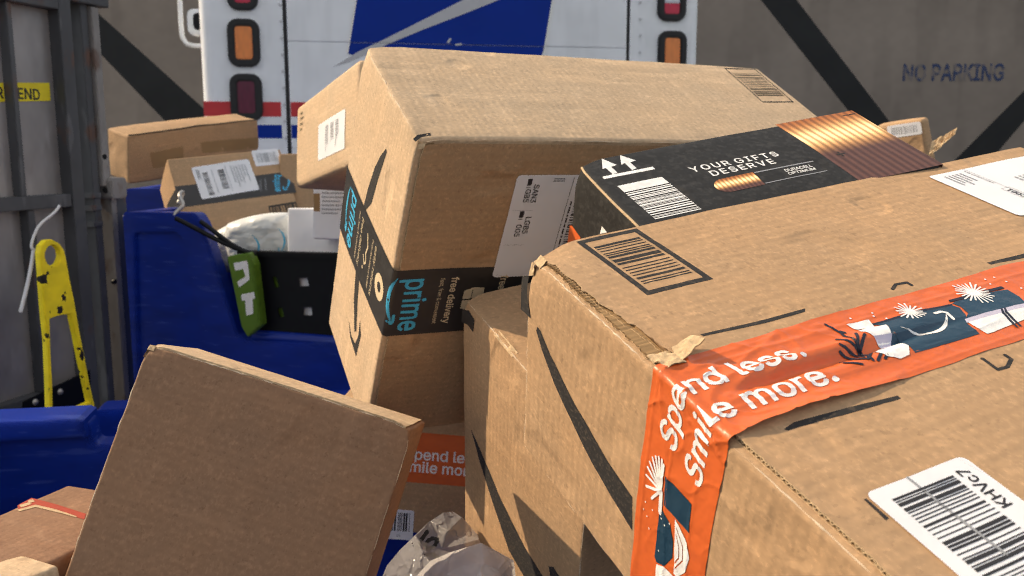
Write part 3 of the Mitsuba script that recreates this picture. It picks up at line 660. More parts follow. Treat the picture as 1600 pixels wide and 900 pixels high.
def wrA(s, t):
    q = np.c_[s * 26, t * 60, 0 * s]; near = np.exp(-((s - .03) / .07) ** 2)
    rid = lambda f, sd, k: (1 - np.abs(meshkit.fbm(f, 2, sd) - .5) * 2) ** k
    w_ = np.c_[s * 16 + 2 * meshkit.noise(np.c_[s * 40, t * 40, 0 * s], 3), t * 34 + s * 12, 0 * s]
    cre = rid(w_, 11, 14) + .8 * rid(np.c_[s * 30 - t * 25, t * 22 + s * 20, 0 * s + 5], 17, 16)
    long_ = rid(np.c_[s * 3, t * 75, 0 * s + 2], 23, 12); across = rid(np.c_[s * 14, t * 4, 0 * s + 9], 29, 16)
    h = .0004 + (.0003 + .0011 * near) * cre + .0006 * long_ + .0004 * across + .0008 * np.exp(-((t - a0 - .012) / .0014) ** 2) * (s > .01) * .6
    zone = np.clip((s - .015) / .03, 0, 1) * np.clip((.20 - s) / .08, 0, 1)
    tm = a0 + .548 * (a1 - a0)
    val = .0042 * np.exp(-((t - tm) / .0030) ** 2) * zone
    rise = (.0022 * np.exp(-((t - (tm - .0085)) / .0055) ** 2) + .0012 * np.exp(-((t - (tm + .010)) / .004) ** 2)) * zone
    low = .0046 * np.clip((t - (a1 - .013)) / .013, 0, 1) ** 1.5 * np.clip((s + .002) / .02, 0, 1) * np.clip((.12 - s) / .07, 0, 1)
    return np.maximum(h - val, -.0026) + rise + low + .0004 * np.exp(-(s / .004) ** 2)
WA = Wrap(A, 'b0', 'c0', .0026, wrA)
sB = WA.s_of(False, A.d[2] - .001)
ts = np.r_[np.linspace(sB, -.006, 110), np.linspace(-.0056, .0056, 14), np.linspace(.006, .22, 150), np.linspace(.225, .47, 70)]
tt = np.linspace(0, 1, 62)
S_, T_ = np.meshgrid(ts, tt, indexing='ij')
loE = a0 + .002 * (meshkit.fbm(np.c_[ts * 30, 0 * ts, 0 * ts], 3, 2) - .5); hiE = a1 + .0015 * (meshkit.fbm(np.c_[ts * 40, 0 * ts, 0 * ts], 3, 6) - .5)
Tt = loE[:, None] * (1 - T_) + hiE[:, None] * T_
n0_, n1_ = S_.shape; ii = np.arange(n0_ * n1_).reshape(n0_, n1_)
q4 = np.stack([ii[:-1, :-1], ii[1:, :-1], ii[1:, 1:], ii[:-1, 1:]], -1).reshape(-1, 4); q3 = np.vstack([q4[:, [0, 1, 2]], q4[:, [0, 2, 3]]])
tapeA = part(A.key, 'orange_tape', WA.sheet((np.c_[S_.ravel(), Tt.ravel()], q3), 0.0), 'orange_tape', True, label='orange paper tape with white slogan and pictures, creased over the box edge')
def onA(name, fl, mat_, off=.0004, size=.004): return part(tapeA, name, WA.sheet(refine(fl, size), off), mat_)
def stA(pts, top):                        # picked points -> (s, t)
    uv = A.uv('c0' if top else 'b0', pts)
    return np.c_[[WA.s_of(True, d) for d in uv[:, 1]], uv[:, 0]] if top else np.c_[[WA.s_of(False, d) for d in uv[:, 1]], uv[:, 0]]
def seal(pts, top): return Polygon(stA(pts, top)).buffer(0)
flip = lambda fl: (fl[0] * [1, -1], fl[1])     # letters stand with their tops away (-t)
# slogan: starts low on the side face and runs up over the edge and on along the top
sl1 = stA([(1052, 697)], False)[0, 0]; e1 = stA([(1238, 548)], True)[0, 0]
t1 = stA([(1062, 690)], False)[0, 1]; t2 = stA([(1098, 728)], False)[0, 1]
for words, s0, tb, s1 in (('Spend less.', sl1, a0 + .45 * (a1 - a0), e1), ('Smile more.', sl1 - .006, a0 + .80 * (a1 - a0), stA([(1291, 583)], True)[0, 0])):
    fl = text2(words, .0150, True, .0); fl = (fl[0] - [fl[0][:, 0].min(), 0]); f_ = text2(words, .0150, True)[1]
    fl = fl * [(s1 - s0) / np.ptp(fl[:, 0]), 1]
    fl = np.c_[fl[:, 0] + .18 * fl[:, 1] * (fl[:, 0] < -s0), fl[:, 1]]
    onA('slogan', (np.c_[fl[:, 0] + s0, tb - fl[:, 1]], f_), 'white_print', .0004, .0025)
# pictures on the top run
P = lambda pts: seal(pts, True)
onA('tube_picture', flat(P([(1364, 513), (1483, 481), (1497, 486), (1506, 497), (1509, 512), (1528, 528), (1428, 557), (1418, 548), (1404, 540), (1392, 541), (1390, 530), (1384, 515)])), 'navy_print', .0003)
onA('tube_picture', flat(P([(1486, 479), (1490, 476), (1558, 459), (1572, 457), (1590, 468), (1600, 480), (1600, 486), (1506, 506), (1510, 495), (1498, 484)])), 'navy_print', .00035)
onA('tube_shadow_line', flat(union_all([P([(1480, 474), (1505, 467), (1562, 452), (1568, 455), (1500, 473), (1482, 477)]), P([(1360, 511), (1430, 492), (1486, 480), (1486, 483), (1430, 496), (1362, 514)])])), 'deep_navy_print', .00045)
onA('white_panel', flat(union_all([P([(1507, 508), (1600, 483), (1600, 505), (1550, 525), (1540, 528), (1525, 520)])])), 'white_print', .00045)
onA('lilac_panel', flat(P([(1505, 505), (1600, 480), (1600, 487), (1508, 511)])), 'lilac_print', .00055)
onA('panel_line', flat(union_all([P([(1560, 490), (1563, 489), (1566, 496), (1588, 518), (1585, 519), (1562, 497)]), P([(1565, 489), (1568, 488), (1571, 495), (1593, 516), (1590, 517), (1567, 496)])])), 'deep_navy_print', .00065)
onA('white_cap', flat(union_all([P([(1321, 513), (1356, 505), (1364, 517), (1340, 521), (1333, 520)]), P([(1339, 524), (1352, 519), (1382, 514), (1390, 530), (1392, 540), (1380, 545), (1362, 535)]),
                                 P([(1360, 552), (1375, 544), (1404, 539), (1417, 548), (1419, 560), (1405, 566), (1385, 564)])])), 'white_print', .00055)
onA('lilac_cap', flat(P([(1362, 535), (1391, 529), (1392, 541), (1381, 545)])), 'lilac_print', .00065)
c_ = stA([(1404, 520), (1484, 503)], True); sm = smile(c_[1, 0] - c_[0, 0], .011)
onA('smile_mark', (lambda fl: (np.c_[fl[0][:, 0] + c_[0, 0], c_[0, 1] - fl[0][:, 1] - (c_[0, 1] - c_[1, 1]) * 0], fl[1]))(flat(sm)), 'white_print', .0006)
for ctr, r_, n_ in (((1420, 494), .0095, 17), ((1518, 463), .0125, 22)):
    c0 = stA([ctr], True)[0]; st = star(n_, .0005, r_, .0011, n_); onA('burst', moved(flat(st), *c0), 'white_print', .0007)
dots = [Point(*stA([p_], True)[0]).buffer(.0007, 4) for p_ in ((1327, 503), (1361, 495), (1363, 500), (1383, 503), (1537, 442), (1551, 439), (1545, 449), (1570, 446), (1593, 456), (1599, 452))]
onA('dot', flat(union_all(dots)), 'white_print', .0005)
tw_ = [[(1288, 512), (1312, 525), (1318, 532), (1345, 550), (1362, 570)], [(1318, 526), (1311, 523)], [(1305, 537), (1338, 548)], [(1310, 548), (1345, 556)], [(1312, 555), (1348, 562)], [(1314, 565), (1352, 567)], [(1318, 572), (1345, 576)],
       [(1335, 529), (1340, 549)], [(1348, 533), (1343, 552)], [(1360, 554), (1354, 568)], [(1374, 560), (1370, 570)], [(1384, 562), (1381, 567)]]
onA('twig', flat(union_all([LineString(stA(q_, True)).buffer(.0009, 3) for q_ in tw_])), 'deep_navy_print', .0005)
# pictures on the side run
Q = lambda pts: seal(pts, False)
onA('strap_picture', flat(Q([(1046, 741), (1088, 785), (1085, 829), (1044, 787)])), 'navy_print', .00035)
onA('flask_picture', flat(Q([(1037, 793), (1043, 797), (1053, 815), (1058, 842), (1055, 868), (1042, 881), (1030, 875), (1027, 866), (1032, 830)])), 'navy_print', .00035)
onA('arch_picture', flat(Q([(1062, 808), (1068, 818), (1081, 845), (1083, 868), (1076, 890), (1062, 898), (1057, 893), (1059, 876), (1060, 850)]).difference(union_all([LineString(stA(q_, False)).buffer(.0004) for q_ in ([(1064, 822), (1073, 850), (1072, 872), (1060, 884)], [(1063, 832), (1067, 852), (1066, 868), (1060, 876)])]))), 'white_print', .0004)
onA('cone_picture', flat(Q([(1030, 878), (1042, 882), (1056, 897), (1029, 897)])), 'white_print', .00045)
c0 = stA([(1036, 757)], False)[0]; c1 = stA([(1041, 798)], False)[0]
fan = [LineString(stA([(1039, 765), e_], False)).buffer(.0009, 3) for e_ in ((1017, 740), (1019, 728), (1022, 720), (1026, 713), (1031, 711), (1036, 712), (1041, 716), (1017, 757), (1025, 776), (1044, 724))]
onA('burst', flat(union_all(fan + [LineString(stA([(1040, 765), (1038, 798)], False)).buffer(.0016)])), 'white_print', .0006)
onA('dot', flat(union_all([Point(*stA([p_], False)[0]).buffer(.0006, 4) for p_ in ((1015, 781), (1012, 792), (1017, 803), (1026, 794), (1020, 822), (1040, 807), (1046, 817), (1034, 857), (1053, 815))])), 'white_print', .0006)
# printed bars and marks of the box itself
def skewed(b, face, corners):             # the rectangle of a face that carries picked corners in order: origin, along x, along y
    uv = b.uv(face, corners); o = uv[0]; ex = uv[1] - uv[0]; ey = uv[2] - uv[0]; return o, ex, ey
o, ex, ey = skewed(A, 'c0', [(900, 377), (995, 357), (1012, 462)])
def placed(fl, o, ex, ey): return o + np.outer(fl[0][:, 0], ex) + np.outer(fl[0][:, 1], ey), fl[1]
fr_ = sbox(0, 0, 1, 1).difference(sbox(.085, .055, .915, .945))
mark(A, 'c0', 'barcode', placed(flat(fr_), o, ex, ey), 'black_ink')
mark(A, 'c0', 'barcode', placed(flat(affinity.translate(affinity.rotate(bars(.70, .74, 3, 15), 90, origin=(0, 0)), .13 + .74, .15)), o, ex, ey), 'black_ink')
for ln in ([(1095, 524), (1200, 499), (1257, 485), (1257, 490), (1200, 505), (1100, 527)], [(1540, 415), (1600, 399), (1600, 406), (1547, 418)], [(1225, 672), (1240, 662), (1320, 641), (1402, 621), (1407, 626), (1330, 648), (1232, 674)]):
    mark(A, 'c0', 'fold_line', px_poly(A, 'c0', ln), 'black_ink')
for ln in ([(1394, 455), (1399, 448), (1417, 445), (1424, 449)], [(1533, 566), (1556, 582), (1571, 578), (1577, 566), (1568, 560)]):
    mark(A, 'c0', 'scissor_mark', LineString(A.uv('c0', ln)).buffer(.0012), 'black_ink')
sw_ = [(840, 510), (845, 516), (860, 552), (883, 598), (903, 635), (923, 667), (953, 720), (975, 751), (992, 775), (990, 828), (975, 803), (957, 773), (930, 728), (910, 690), (886, 640), (866, 598), (848, 550), (838, 516)]
mark(A, 'b0', 'printed_swoosh', px_poly(A, 'b0', sw_), 'black_ink', label='black printed smile-shaped swoosh')
mark(A, 'b0', 'corner_tape', px_poly(A, 'b0', [(814, 428), (822, 425), (823, 455), (829, 496), (814, 482)]), 'black_ink', .0006)
def label_sheet(b, face, o, ex, ey, r=.003, name='shipping_label', text=None, off=.0009, lift=None):
    L1_, L2_ = np.linalg.norm(ex), np.linalg.norm(ey); ux, uy = ex / L1_, ey / L2_
    sh = rr(0, 0, L1_, L2_, r); fl = grid_cut(sh, .02)
    return mark(b, face, name, (o + np.outer(fl[0][:, 0], ux) + np.outer(fl[0][:, 1], uy), fl[1]), 'label_paper', off, .02, label=text), (o, ux, uy, L1_, L2_)
def print_on(b, face, hold, fr5, fl, mat_='label_ink', off=.0012, name='print', x=0, y=0):
    o, ux, uy, _, _ = fr5; v = fl[0] + [x, y]
    return mark(b, face, name, (o + np.outer(v[:, 0], ux) + np.outer(v[:, 1], uy), fl[1]), mat_, off, .02, holder=hold)
# label near the right frame edge: x across (towards -a is up), tops towards -b
uvl = A.uv('c0', [(1348, 774), (1508, 721), (1480, 897), (1600, 787)])
o = uvl[0]; ex = uvl[1] - uvl[0]; ex = V(0, 1) * abs(ex[1]) + 0 * ex; ey = V(1, 0) * .10
o = V((uvl[0, 0] + uvl[1, 0]) / 2 - .001, uvl[0, 1])
hl, fr5 = label_sheet(A, 'c0', o, ex, ey, .004, text='white barcode label on the near part of the large box')
w5 = fr5[3]
bb = bars(.082, w5 * .62, 12, 36); bb = affinity.affine_transform(bb, [0, 1, 1, 0, w5 * .13, .008])
print_on(A, 'c0', hl, fr5, flat(bb), name='barcode')
tx = text2('KHVc7', .0060, True); tx = np.c_[-tx[0][:, 1], -tx[0][:, 0]], tx[1]
print_on(A, 'c0', hl, fr5, tx, name='code', x=w5 * .90, y=.0335)
print_on(A, 'c0', hl, fr5, flat(LineString([(w5 * .42, .0005), (w5 * .43, .03), (w5 * .44, .052)]).buffer(.0007)), 'grey_print', name='scuff')
mark(A, 'c0', 'fold_line', px_poly(A, 'c0', [(1349, 782), (1353, 781), (1387, 810), (1383, 814)]), 'black_ink')
uvl = A.uv('c0', [(1451, 278), (1600, 246), (1600, 345)])
oF = V(uvl[0, 0] - .001, uvl[0, 1]); ex, ey = V(0, 1) * .13, V(1, 0) * .085
hl, fr5 = label_sheet(A, 'c0', oF, ex, ey, .004, text='white shipping label at the far edge of the large box')
def rot_text(s, h, bold=False):           # reads towards -b with tops towards +a (upside down from here)
    t_ = text2(s, h, bold); return np.c_[t_[0][:, 1], t_[0][:, 0]], t_[1]
q_ = A.uv('c0', [(1577, 297)])[0] - oF; t_ = text2('C001', .0046, True); t_ = np.c_[-t_[0][:, 1], -t_[0][:, 0]], t_[1]
print_on(A, 'c0', hl, fr5, (t_[0] + [q_[1], q_[0] + np.ptp(t_[0][:, 1])], t_[1]), name='code')
fbx = sbox(q_[1] - .0065, q_[0] - .0035, q_[1] + .003, q_[0] + .03); print_on(A, 'c0', hl, fr5, flat(fbx.difference(fbx.buffer(-.0004))), 'grey_print', name='code_frame')
for (x, y, w_, h_, rws, sd) in ((.010, .006, .022, .022, 5, 1), (.036, .004, .003, .042, 1, 2), (.062, .03, .02, .05, 4, 3)):
    print_on(A, 'c0', hl, fr5, flat(affinity.affine_transform(dashes(h_, w_, rws, sd), [0, 1, 1, 0, x, y])), 'grey_print', name='small_print')
print_on(A, 'c0', hl, fr5, flat(sbox(.040, .0, .0404, .085)), 'grey_print', name='rule')
# scrap of torn liner and tape lifted at the tape's corner
o_ = A.world(A.local('c0', [(a0 - .004, .018)], .0))[0]
def crumple(pts, seed, amp=.003, n=12):
    P00, P10, P11, P01 = [np.asarray(p, float) for p in pts]; s_, t_ = np.meshgrid(np.linspace(0, 1, n), np.linspace(0, 1, n), indexing='ij'); s_, t_ = s_.ravel()[:, None], t_.ravel()[:, None]
    v = P00 * (1 - s_) * (1 - t_) + P10 * s_ * (1 - t_) + P11 * s_ * t_ + P01 * (1 - s_) * t_
    nn = np.cross(P10 - P00, P01 - P00); nn /= np.linalg.norm(nn)
    v = v + nn * (amp * (np.abs(meshkit.fbm(v * 110, 3, seed) - .5) * 4 - .5))[:, None]
    a = np.arange(n * n).reshape(n, n); f = np.stack([a[:-1, :-1], a[1:, :-1], a[1:, 1:], a[:-1, 1:]], -1).reshape(-1, 4)
    m = trimesh.Trimesh(v, np.vstack([f[:, [0, 1, 2]], f[:, [0, 2, 3]]]), process=False)
    bk = m.copy(); bk.vertices = bk.vertices - nn * .0006; bk.invert(); return trimesh.util.concatenate([m, bk])
na, nb, nc = A.M
L_ = lambda a, b, c: A.world(V(a, b, c)[None])[0]
part(A.key, 'torn_scrap', crumple([L_(a0 - .010, .018, -.0012), L_(a0 + .004, .013, -.0010), L_(a0 + .003, .030, -.012), L_(a0 - .010, .030, -.007)], 4, .002), 'cardboard_torn')
part(A.key, 'torn_scrap', crumple([L_(a0 - .012, .003, .002), L_(a0 + .006, .004, -.0014), L_(a0 + .006, .017, -.002), L_(a0 - .012, .018, .0012)], 9, .0028), 'cardboard_torn')
part(A.key, 'crushed_corner', trimesh.util.concatenate([crumple([L_(-.0008, .000, .004), L_(.011, -.0006, .0042), L_(.012, .0045, -.0008), L_(.001, .0055, -.0010)], 3, .0016), crumple([L_(-.0015, -.001, .004), L_(-.001, -.0015, .018), L_(.005, -.0015, .014), L_(.006, -.0012, .003)], 5, .0014)]), 'cardboard_torn')

# ---- tall box in the middle, black tape around it
kB = 1.07
aB = [(-.3568, .7931, .4936), (.9093, .4161, -.0113), (-.2143, .4447, -.8696)]
B = carton('parcel_box', 'tall cardboard box in the middle with black printed tape round its front corner', EYE + V(-.0777, .7435, .0059) * kB, aB, (.1854 * kB, .4778 * kB, .3504 * kB), 'cardboard_pale',
           lo=(.003, 0, 0), r=.004, bulge=.0015, amp=.002, step=.008, seed=13, dents=[((0, 0, 0), .014, (.003, .004, .005)), ((.1854 * kB, 0, 0), .02, (-.003, .004, .001))])
cB = B.uv('a0', [(627, 423), (612, 524)])[:, 1]; cm = cB.mean()
flap(B, 'a0', .006, .505, .004, cm - .001, .003, 'cardboard', jag=.0006, seed=14, name='front_flap')
flap(B, 'a0', .006, .505, cm + .001, B.d[2] - .002, .003, 'cardboard', jag=.0006, seed=15, name='front_flap')
WB = Wrap(B, 'b0', 'a0', .0045, lambda s, t: .0004 + .0005 * np.abs(meshkit.fbm(np.c_[s * 20, t * 70, 0 * s], 3, 31) - .5) * 2)
ts = np.r_[np.linspace(WB.s_of(False, B.d[0] - .001), -.0048, 60), np.linspace(-.004, .004, 10), np.linspace(.0048, .49, 90)]
S_, T_ = np.meshgrid(ts, np.linspace(cB[0], cB[1], 30), indexing='ij'); n0_, n1_ = S_.shape; ii = np.arange(n0_ * n1_).reshape(n0_, n1_)
q4 = np.stack([ii[:-1, :-1], ii[1:, :-1], ii[1:, 1:], ii[:-1, 1:]], -1).reshape(-1, 4); q3 = np.vstack([q4[:, [0, 1, 2]], q4[:, [0, 2, 3]]])
tapeB = part(B.key, 'black_tape', WB.sheet((np.c_[S_.ravel(), T_.ravel()], q3), 0.0), 'black_tape', True, label='black tape with pale blue lettering round the tall box')
def onB(name, fl, mat_, off=.0004, size=.006): return part(tapeB, name, WB.sheet(refine(fl, size), off), mat_)
wB = cB[1] - cB[0]
down = lambda fl: (np.c_[fl[0][:, 1], fl[0][:, 0]], fl[1])      # reading down (+t), tops towards +s
def repeat(s0):
    pr = centred(text2('prime', .0235, True)); k_ = .80 * wB / np.ptp(pr[0][:, 0]); pr = (pr[0] * [k_, 1], pr[1])
    onB('brand_word', moved(down(pr), s0 + .0165, cB[0] + .53 * wB), 'cyan_print')
    ar = smile(.66 * wB, .0065); ar = flat(ar); lo_, hi_ = ar[0].min(0), ar[0].max(0); ar = (ar[0] - (lo_ + hi_) / 2, ar[1])
    onB('smile_mark', moved(down((ar[0] * [1, 1], ar[1])), s0 - .004, cB[0] + .46 * wB), 'cyan_print')
    fd = centred(text2('free delivery', .0078, True)); k_ = .72 * wB / np.ptp(fd[0][:, 0])
    onB('slogan', moved(down((fd[0] * [k_, 1], fd[1])), s0 + .0585, cB[0] + .49 * wB), 'cream_print')
    ff = centred(text2('fast, free & convenient', .0046)); k_ = .70 * wB / np.ptp(ff[0][:, 0])
    onB('slogan', moved(down((ff[0] * [k_, 1], ff[1])), s0 + .0455, cB[0] + .49 * wB), 'cream_print')
    bxs = union_all([Polygon([(0, .004), (.010, 0), (.022, .001), (.023, .016), (.022, .031), (.010, .031), (0, .027)])]).difference(union_all([sbox(.0, .0148, .03, .0162), sbox(.009, .003, .0098, .015)]))
    onB('parcel_icon', moved(flat(bxs), s0 + .072, cB[0] + .30 * wB), 'cream_print')
repeat(.0055)
q_ = B.uv('a0', [(783, 428)])[0]; fd = text2('free delivery', .0078, True); k_ = .72 * wB / np.ptp(fd[0][:, 0])
onB('slogan', moved(down((fd[0] * [k_, 1], fd[1])), WB.s_of(True, q_[0]), q_[1]), 'cream_print')
s0 = -.135
pr = centred(text2('prime', .0235, True)); k_ = .80 * wB / np.ptp(pr[0][:, 0]); onB('brand_word', moved(down((pr[0] * [k_, 1], pr[1])), -.150, cB[0] + .52 * wB), 'cyan_print')
ar = flat(smile(.66 * wB, .0065)); onB('smile_mark', moved(down((ar[0] - (ar[0].min(0) + ar[0].max(0)) / 2, ar[1])), -.172, cB[0] + .48 * wB), 'cyan_print')
for s_c, ss, h_ in ((-.108, 'free delivery', .0075), (-.121, 'fast, free & convenient', .0045), (-.055, 'easy returns', .0070), (-.067, 'from doorstep or locker', .0045)):
    fd = centred(text2(ss, h_, False)); k_ = .74 * wB / np.ptp(fd[0][:, 0]); onB('slogan', moved(down((fd[0] * [k_, 1], fd[1])), s_c, cB[0] + .5 * wB), 'cream_print')
ring_ = Point(0, 0).buffer(.0145, 16).difference(union_all([Point(0, 0).buffer(.0058, 3)]))
onB('round_icon', moved(flat(ring_), -.030, cB[0] + .52 * wB), 'cream_print')
onB('hand_icon', moved(down(flat(union_all([LineString([(-.02, 0), (-.008, .006), (.003, .002), (.012, .006), (.017, .001), (.010, -.005)]).buffer(.0013), Point(.024, -.003).buffer(.002)]))), -.086, cB[0] + .45 * wB), 'cream_print')
swB = [(605, 232), (606, 238), (598, 265), (590, 292), (583, 318), (580, 322), (571, 332), (571, 322), (577, 296), (588, 262), (597, 243)]
mark(B, 'b0', 'printed_arrow', px_poly(B, 'b0', swB), 'black_ink', off=.0003)
mark(B, 'b0', 'printed_arrow', px_poly(B, 'b0', [(562, 413), (565, 418), (561, 470), (559, 518), (556, 518), (555, 470), (558, 425)]).union(px_poly(B, 'b0', [(547, 500), (551, 525), (557, 537), (562, 525), (565, 500), (566, 525), (558, 557), (549, 527)])), 'black_ink', off=.0003)
# framed bars on the top
o, ex, ey = skewed(B, 'c0', [(1131, 106.5), (1179, 107), (1191, 161)])
mark(B, 'c0', 'barcode', placed(flat(sbox(0, 0, 1, 1).difference(sbox(.035, .03, .965, .97))), o, ex, ey), 'black_ink')
mark(B, 'c0', 'barcode', placed(flat(affinity.affine_transform(bars(.66, .84, 9, 14), [0, 1, 1, 0, .08, .16])), o, ex, ey), 'thin_ink')
mark(B, 'c0', 'fold_mark', px_poly(B, 'c0', [(642, 213), (650, 208), (672, 207), (672, 210.5), (655, 211), (645, 217)]), 'black_ink')
part(B.key, 'crushed_corner', trimesh.util.concatenate([crumple([B.world(V(*q)[None])[0] for q in ((.002, -.0005, .001), (-.0006, .006, .001), (-.0006, .006, .008), (.001, .0005, .008))], 6, .002)]), 'cardboard_torn')
# label on the shaded front
uvl = B.uv('a0', [(808, 273), (894, 274), (768, 432)]); o = uvl[0]; ex = V(1, 0) * .075; ey = V(0, 1) * (uvl[2, 1] - uvl[0, 1]); o = V((uvl[0, 0] + uvl[2, 0]) / 2, uvl[0, 1])
hl, fr5 = label_sheet(B, 'a0', o, ex, ey, .005, text='white routing label in the shade on the tall box')
def dn(s, h, bold=False): t_ = text2(s, h, bold); return np.c_[t_[0][:, 1], t_[0][:, 0]], t_[1]
for s, x, y in (('SAN3', .0205, .010), ('GB5', .0125, .015), ('LGB5', .0205, .047), ('005', .0125, .056)):
    print_on(B, 'a0', hl, fr5, dn(s, .0058, True), name='code', x=x, y=y)
for y in (.004, .041): print_on(B, 'a0', hl, fr5, flat(union_all([sbox(.0125, y, .0172, y + .0075), sbox(.0125, y + .009, .0168, y + .0098)])), name='code_block')
for y in (.040, .081): print_on(B, 'a0', hl, fr5, flat(sbox(.004, y, .026, y + .0003)), 'grey_print', name='rule')
print_on(B, 'a0', hl, fr5, flat(sbox(.0615, .002, .0620, .12)), name='rule')
print_on(B, 'a0', hl, fr5, flat(affinity.affine_transform(dashes(.085, .004, 1, 4), [0, 1, 1, 0, .0645, .030])), name='small_print')
print_on(B, 'a0', hl, fr5, flat(dashes(.018, .005, 2, 8)), name='small_print', x=.040, y=.003)
print_on(B, 'a0', hl, fr5, flat(affinity.affine_transform(bars(.09, .008, 6, 30), [0, 1, 1, 0, .070, .02])), name='barcode')

# ---- black printed box between them
kC = .90
aC = [(.3806, -.8258, -.4162), (.9246, .3461, .159), (-.0127, .4454, -.8953)]
Cb = carton('parcel_box', 'matt black cardboard box printed with a large copper battery picture, behind the taped box', EYE + V(.0583, .84, -.0146) * kC, aC, (.115, .32 * kC, .085), 'black_card', r=.004, bulge=.001, amp=.0016, step=.008, seed=23,
            dents=[((0, 0, 0), .014, (.003, .004, .002))])
cb = 'c0'
cop = Cb.uv(cb, [(1215, 195), (1335, 280), (1328, 174)]); v0 = (cop[0, 1] + cop[1, 1]) / 2
mark(Cb, cb, 'copper_picture', sbox(-.001, v0, .115, Cb.d[1] + .0005), 'copper_print', .0002, .01, label='printed copper battery end', uv=lambda q: np.c_[(q[:, 0] * 0 + (q[:, 1] - v0) / (Cb.d[1] - v0)), np.clip(q[:, 0] / .085, 0, 1)])
mark(Cb, 'b1', 'copper_picture', sbox(0, 0, .115, .084), 'copper_print', .0002, .02, uv=lambda q: np.c_[q[:, 1] * 20, q[:, 0] / .115])
def arrow_px(p): return px_poly(Cb, cb, p)
for p in ([(940, 248), (964, 258), (955, 261), (965, 270), (958, 273), (947, 263), (941, 264)], [(969, 243), (994, 251), (985, 254), (995, 263), (988, 266), (976, 255), (971, 258)], [(941, 276), (1020, 261), (1024, 265), (944, 280)]):
    mark(Cb, cb, 'arrow_mark', arrow_px(p), 'white_print')
o, ex, ey = skewed(Cb, cb, [(965, 291), (1034, 277), (1024, 343)])
mark(Cb, cb, 'barcode', placed(flat(union_all([sbox(0, 0, 1, .20), affinity.affine_transform(bars(.78, 1, 41, 19), [0, 1, 1, 0, 0, .23])])), o, ex, ey), 'white_print')
for s, p0, p1, hp in (('YOUR GIFTS', (1083, 271), (1218, 245), .0066), ('DESERVE', (1115, 277), (1213, 257), .0066)):
    q0, q1 = Cb.uv(cb, [p0, p1]); fl = spaced(s, 1.0, .32, True); k_ = np.hypot(*(q1 - q0)) / np.ptp(fl[0][:, 0]); ux = (q1 - q0) / np.hypot(*(q1 - q0)); uy = V(-abs(ux[1]), ux[0])
    fl = fl[0] - [fl[0][:, 0].min(), 0], fl[1]
    mark(Cb, cb, 'slogan', (q0 + np.outer(fl[0][:, 0] * k_, ux) + np.outer(fl[0][:, 1] * k_ * .96, uy), fl[1]), 'white_print', .0003)
o, ex, ey = skewed(Cb, cb, [(1109, 285), (1272, 252), (1128, 304)])
cell = affinity.scale(Point(0, .5).buffer(.5, 16), .22, 1, origin=(0, .5)).union(sbox(0, 0, .29, 1)).difference(sbox(.29, 0, 2, 1))
cell = affinity.translate(cell, .11, 0)
fl = grid_cut(cell, .06)
mark(Cb, cb, 'cell_picture', placed(fl, o, ex, ey), 'copper_print', .0003, .01, uv=lambda q: (lambda w_: np.c_[w_[:, 0] * 2.4, w_[:, 1]])(np.linalg.solve(np.c_[ex, ey], (q - o).T).T))
mark(Cb, cb, 'cell_picture', placed(flat(union_all([sbox(.41, .02, .98, .09), sbox(.41, .90, 1.0, .95)])), o, ex, ey), 'grey_print', .0003)
for s, y, h_ in (('DURACELL', .45, .20), ('OPTIMUM', .70, .17)):
    t_ = text2(s, h_, True); k_ = .26 / np.ptp(t_[0][:, 0]); mark(Cb, cb, 'brand_word', placed((np.c_[t_[0][:, 0] * k_ + .66, y - t_[0][:, 1]], t_[1]), o, ex, ey), 'white_print', .0004)
pl_ = Cb.uv(cb, [(1313, 242)])[0]; mark(Cb, cb, 'plus_mark', union_all([sbox(pl_[0] - .0045, pl_[1] - .0009, pl_[0] + .0045, pl_[1] + .0009), sbox(pl_[0] - .0009, pl_[1] - .0045, pl_[0] + .0009, pl_[1] + .0045)]), 'black_ink', .0004)
pl_ = Cb.uv(cb, [(1328, 179)])[0]; mark(Cb, cb, 'minus_mark', sbox(pl_[0] - .0008, pl_[1] - .009, pl_[0] + .0008, pl_[1] + .006), 'black_ink', .0004)
mark(Cb, 'b0', 'arrow_mark', px_poly(Cb, 'b0', [(943, 352), (951, 362), (940, 364)]), 'white_print')
mark(Cb, 'b0', 'orange_corner', px_poly(Cb, 'b0', [(890, 352), (894, 352), (908, 370), (908, 390), (886, 390)]), 'orange_tape')
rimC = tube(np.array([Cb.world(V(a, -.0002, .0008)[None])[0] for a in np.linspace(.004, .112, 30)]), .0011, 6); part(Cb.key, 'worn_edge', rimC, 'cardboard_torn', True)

# ---- plain box at lower left, nearest
aD = [(.9541, -.0635, -.2926), (-.29, -.255, -.92), (-.0302, .962, -.26)]
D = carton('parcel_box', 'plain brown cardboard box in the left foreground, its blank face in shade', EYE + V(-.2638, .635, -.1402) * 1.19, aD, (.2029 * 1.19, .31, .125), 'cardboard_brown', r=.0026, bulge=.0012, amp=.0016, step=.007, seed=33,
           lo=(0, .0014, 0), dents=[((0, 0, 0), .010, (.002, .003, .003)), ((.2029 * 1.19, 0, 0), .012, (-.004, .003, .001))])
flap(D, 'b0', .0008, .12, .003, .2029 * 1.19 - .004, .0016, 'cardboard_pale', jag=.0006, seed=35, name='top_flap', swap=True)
Ld = lambda a, b, c: D.world(V(a, b, c)[None])[0]
part(D.key, 'crushed_corner', trimesh.util.concatenate([crumple([Ld(-.0006, -.0010, .001), Ld(.006, -.0010, -.0006), Ld(.005, .004, -.0007), Ld(-.001, .004, .001)], 12, .0014), crumple([Ld(-.0012, .001, .0), Ld(-.0012, .002, .008), Ld(-.0012, .014, .006), Ld(-.0010, .012, .0)], 14, .0010)]), 'cardboard_torn')
